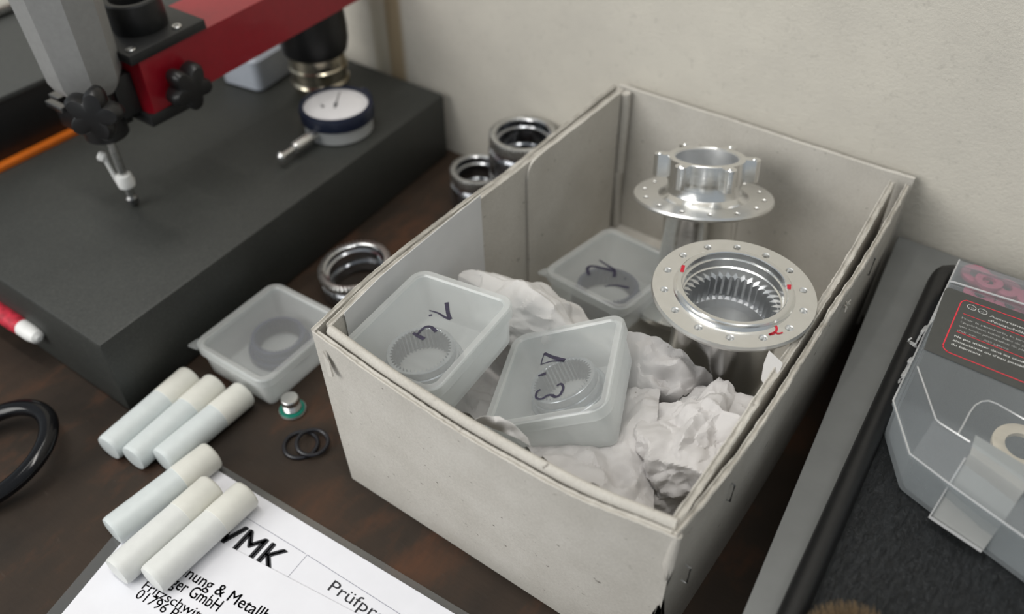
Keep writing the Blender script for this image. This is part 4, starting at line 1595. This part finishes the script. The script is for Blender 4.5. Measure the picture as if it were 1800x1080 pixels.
# latch
l0, l1 = at(1700, 806, 0.1105), at(1794, 874, 0.1105)
b0, b1 = at(1636, 911, 0.080), at(1726, 971, 0.080)
k0, k1 = at(1715, 765, 0.1150), at(1815, 826, 0.1150)
bm = bmesh.new()
nrm = Vector((-0.28, -0.80, 0.53)).normalized()
rows = []
for a, b in ((k0, k1), (l0 + Vector((0, 0, 0.0030)), l1 + Vector((0, 0, 0.0030))), (l0 + nrm * 0.001, l1 + nrm * 0.001), (b0 * 0.20 + l0 * 0.80, b1 * 0.20 + l1 * 0.80), (b0 * 0.85 + l0 * 0.15, b1 * 0.85 + l1 * 0.15), (b0, b1)):
    rows.append([Vector(a), Vector(b)])
vs = [[bm.verts.new(q) for q in r_] for r_ in rows]
for a, b in zip(vs, vs[1:]):
    bm.faces.new((a[0], a[1], b[1], b[0]))
bmesh.ops.recalc_face_normals(bm, faces=bm.faces)
bmesh.ops.solidify(bm, geom=list(bm.faces), thickness=0.0012)
lt = finish('latch', bm, 'latch', og, 20)
bm = bmesh.new()
g0, g1 = b0 * 0.80 + l0 * 0.20, b1 * 0.80 + l1 * 0.20
dn = (b0 - l0).normalized()
loft(bm, [[q + nrm * 0.0007 for q in (b0, b1, b1 - dn * 0.0012, b0 - dn * 0.0012)], [q + nrm * 0.0016 for q in (b0, b1, b1 - dn * 0.0012, b0 - dn * 0.0012)]])
loft(bm, [[q + nrm * 0.0009 for q in (l0 - (l1 - l0).normalized() * 0.0006, l0, b0, b0 - (l1 - l0).normalized() * 0.0006)], [q + nrm * 0.0016 for q in (l0 - (l1 - l0).normalized() * 0.0006, l0, b0, b0 - (l1 - l0).normalized() * 0.0006)]])
finish('latch_lip', bm, 'wrap', lt)

# label
lz = 0.1154
bm = bmesh.new()
lab_poly = [at(1624, 614, lz), at(1660, 512, lz), at(1664, 507, lz), at(1668, 506, lz), at(1860, 574, lz), at(1860, 714, lz)]
loft(bm, [[p_ for p_ in lab_poly], [p_ + Vector((0, 0, 0.00015)) for p_ in lab_poly]])
lb = finish('label', bm, 'label', og, label='charcoal label with white French text and red frame')
lz2 = lz + 0.0002
T = lambda x, y: at(1580 + x / 6, 520 + y / 6, lz2)
bm = bmesh.new()
ribbon(bm, [T(1700, 395), T(1320, 265), T(760, 66), T(715, 54), T(680, 56), T(655, 75), T(630, 130), T(478, 490), T(466, 525), T(480, 560), T(515, 590), T(560, 612), T(1320, 915), T(1560, 1010)], 0.00050, up)
finish('red_frame', bm, 'label_red', lb, recalc=False)
bm = bmesh.new()
ribbon(bm, [T(680, 188), T(1600, 540)], 0.00036, up)
ribbon(bm, [T(608, 376), T(1600, 770)], 0.00036, up)
finish('red_rule', bm, 'label_red', lb, recalc=False)
lup = (T(655, 75) - T(478, 490)).normalized()


def ltext(body, a, slope, px_len, h, bold):
    b = (a[0] + px_len, a[1] + px_len * slope)
    text_obj('label_text', body, T(*a), T(*b), lup, 'label_white', lb, h, bold, 0.00002)


SL = 0.385
ltext("Assortiment", (955, 222), 0.365, 450, 0.00150, 0.022)
ltext("d'étanchéité", (940, 268), 0.365, 440, 0.00150, 0.022)
ltext("Pour la plomberie, le jardin.", (662, 240), SL, 735, 0.00125, 0.015)
ltext("Empêchent toute fuite de gaz,", (650, 283), SL, 740, 0.00125, 0.015)
ltext("que toute pénétration de pluie,", (632, 322), SL, 760, 0.00125, 0.015)
ltext("d'air etc. - 383 pièces", (612, 368), SL, 545, 0.00125, 0.015)
ltext("Ne pas utiliser dans les conduites", (584, 430), SL, 860, 0.00125, 0.0)
ltext("alimentaires ou d'eau potable", (567, 474), SL, 780, 0.00125, 0.0)
ltext("du fabricant.", (550, 515), SL, 318, 0.00125, 0.0)
for (cx, cy, tx) in ((768, 124, 'FR'), (884, 168, 'CH')):
    bm = bmesh.new()
    ribbon(bm, [T(cx + 48 * math.cos(a) * 0.98 - 6 * math.sin(a), cy + 18 * math.cos(a) + 22 * math.sin(a)) for a in [2 * PI * k / 16 for k in range(17)]], 0.00020, up)
    finish('oval', bm, 'label_white', lb, recalc=False)
    ltext(tx, (cx - 24, cy + 3), 0.36, 48, 0.00085, 0.015)

# torn film along the left side
for pts in ([(1652, 536), (1646, 550), (1637, 566), (1627, 578)], [(1630, 572), (1622, 582), (1615, 595), (1609, 606)], [(1613, 612), (1607, 606), (1600, 602), (1596, 599), (1603, 594)],
            [(1604, 628), (1598, 636), (1594, 648), (1588, 655)], [(1592, 652), (1586, 662), (1582, 668), (1580, 674)]):
    bm = bmesh.new()
    q_ = [at(x, y, 0.105 + 0.002 * math.sin(i * 2.1)) for i, (x, y) in enumerate(pts)]
    ribbon(bm, q_, (0.0022, 0.0008), (-0.5, -0.3, 0.8))
    bmesh.ops.solidify(bm, geom=list(bm.faces), thickness=0.0001)
    finish('torn_film', bm, 'wrap', og)


def gasket(label, px, py, z, ro, ri, h, mat, rot=None, group=None, name='gasket'):
    c_ = at(px, py, z)
    m = Matrix.Translation(c_)
    if rot is not None:
        m = m @ rot.to_4x4()
    bm = bmesh.new()
    lathe(bm, [(ri, -h / 2), (ri + 0.0004, -h / 2 - 0.0002), (ro - 0.0004, -h / 2 - 0.0002), (ro, -h / 2), (ro, h / 2), (ro - 0.0004, h / 2 + 0.0002), (ri + 0.0004, h / 2 + 0.0002), (ri, h / 2)], 40, True, mtx=m)
    tag(finish(name, bm, mat, None, 40), label, 'washer', group)


gasket('broad pink rubber washer leftmost behind the organizer label', 1716, 484, 0.0945, 0.0074, 0.0034, 0.0018, 'pink', None, 'pink washers in the organizer')
gasket('pink rubber washer overlapping the leftmost one in the organizer', 1738, 496, 0.0970, 0.0066, 0.0032, 0.0018, 'pink', rx(-3), 'pink washers in the organizer')
gasket('pink rubber washer with small hole, middle behind the label', 1770, 508, 0.0955, 0.0066, 0.0024, 0.0018, 'pink', rx(2), 'pink washers in the organizer')
gasket('pink rubber washer at the right picture edge in the organizer', 1814, 528, 0.0960, 0.0070, 0.0030, 0.0018, 'pink', None, 'pink washers in the organizer')
gasket('pink rubber washer lying lowest behind the label edge', 1722, 520, 0.0900, 0.0080, 0.0028, 0.0018, 'pink', None, 'pink washers in the organizer')
gasket('pink rubber washer lying low between two others behind the label', 1775, 540, 0.0900, 0.0080, 0.0028, 0.0018, 'pink', None, 'pink washers in the organizer')
gasket('broad beige rubber washer beneath the organizer latch recess', 1796, 788, 0.0950, 0.0118, 0.0068, 0.0022, 'beige', rx(4), None)

# ------------------------------------------------------------------ brush at the bottom edge
br = thing('brush', 'brush with brown bristles on the black case at the bottom edge', 'brush')
b0_ = at(1494, 1150, 0.0845)
bm = bmesh.new()
rnd = random.Random(5)
for k in range(420):
    t_ = rnd.uniform(-1, 1)
    dz = rnd.uniform(-0.0035, 0.006)
    s_ = b0_ + Vector((t_ * 0.0085, t_ * 0.002, dz))
    e_ = at(1482 + t_ * 62 + rnd.gauss(0, 6), 1052 + abs(t_) ** 2 * 22 + rnd.uniform(0, 26), 0.0865 + dz * 1.1)
    m_ = s_.lerp(e_, 0.6) + Vector((rnd.gauss(0, .0006), 0, rnd.gauss(0, .0004)))
    tube(bm, [s_, m_, e_], [0.00016, 0.00014, 0.00005], 3)
o = finish('bristles', bm, 'bristle', br)
o['kind'] = 'stuff'
bm = bmesh.new()
dd = (at(1482, 1060, 0.0845) - b0_).normalized()
rod_mesh(bm, b0_ - dd * 0.012 + Vector((0, 0, .0012)), b0_ + dd * 0.002 + Vector((0, 0, .0012)), [(0.0075, 0), (0.0085, 0.1), (0.0088, 0.95), (0.0080, 1)], 24)
finish('ferrule', bm, 'steel', br)
bm = bmesh.new()
rod_mesh(bm, b0_ - dd * 0.075 + Vector((0, 0, .0012)), b0_ - dd * 0.010 + Vector((0, 0, .0012)), [(0.0040, 0), (0.0060, 0.15), (0.0070, 0.6), (0.0075, 1)], 24)
finish('handle', bm, 'wood', br)
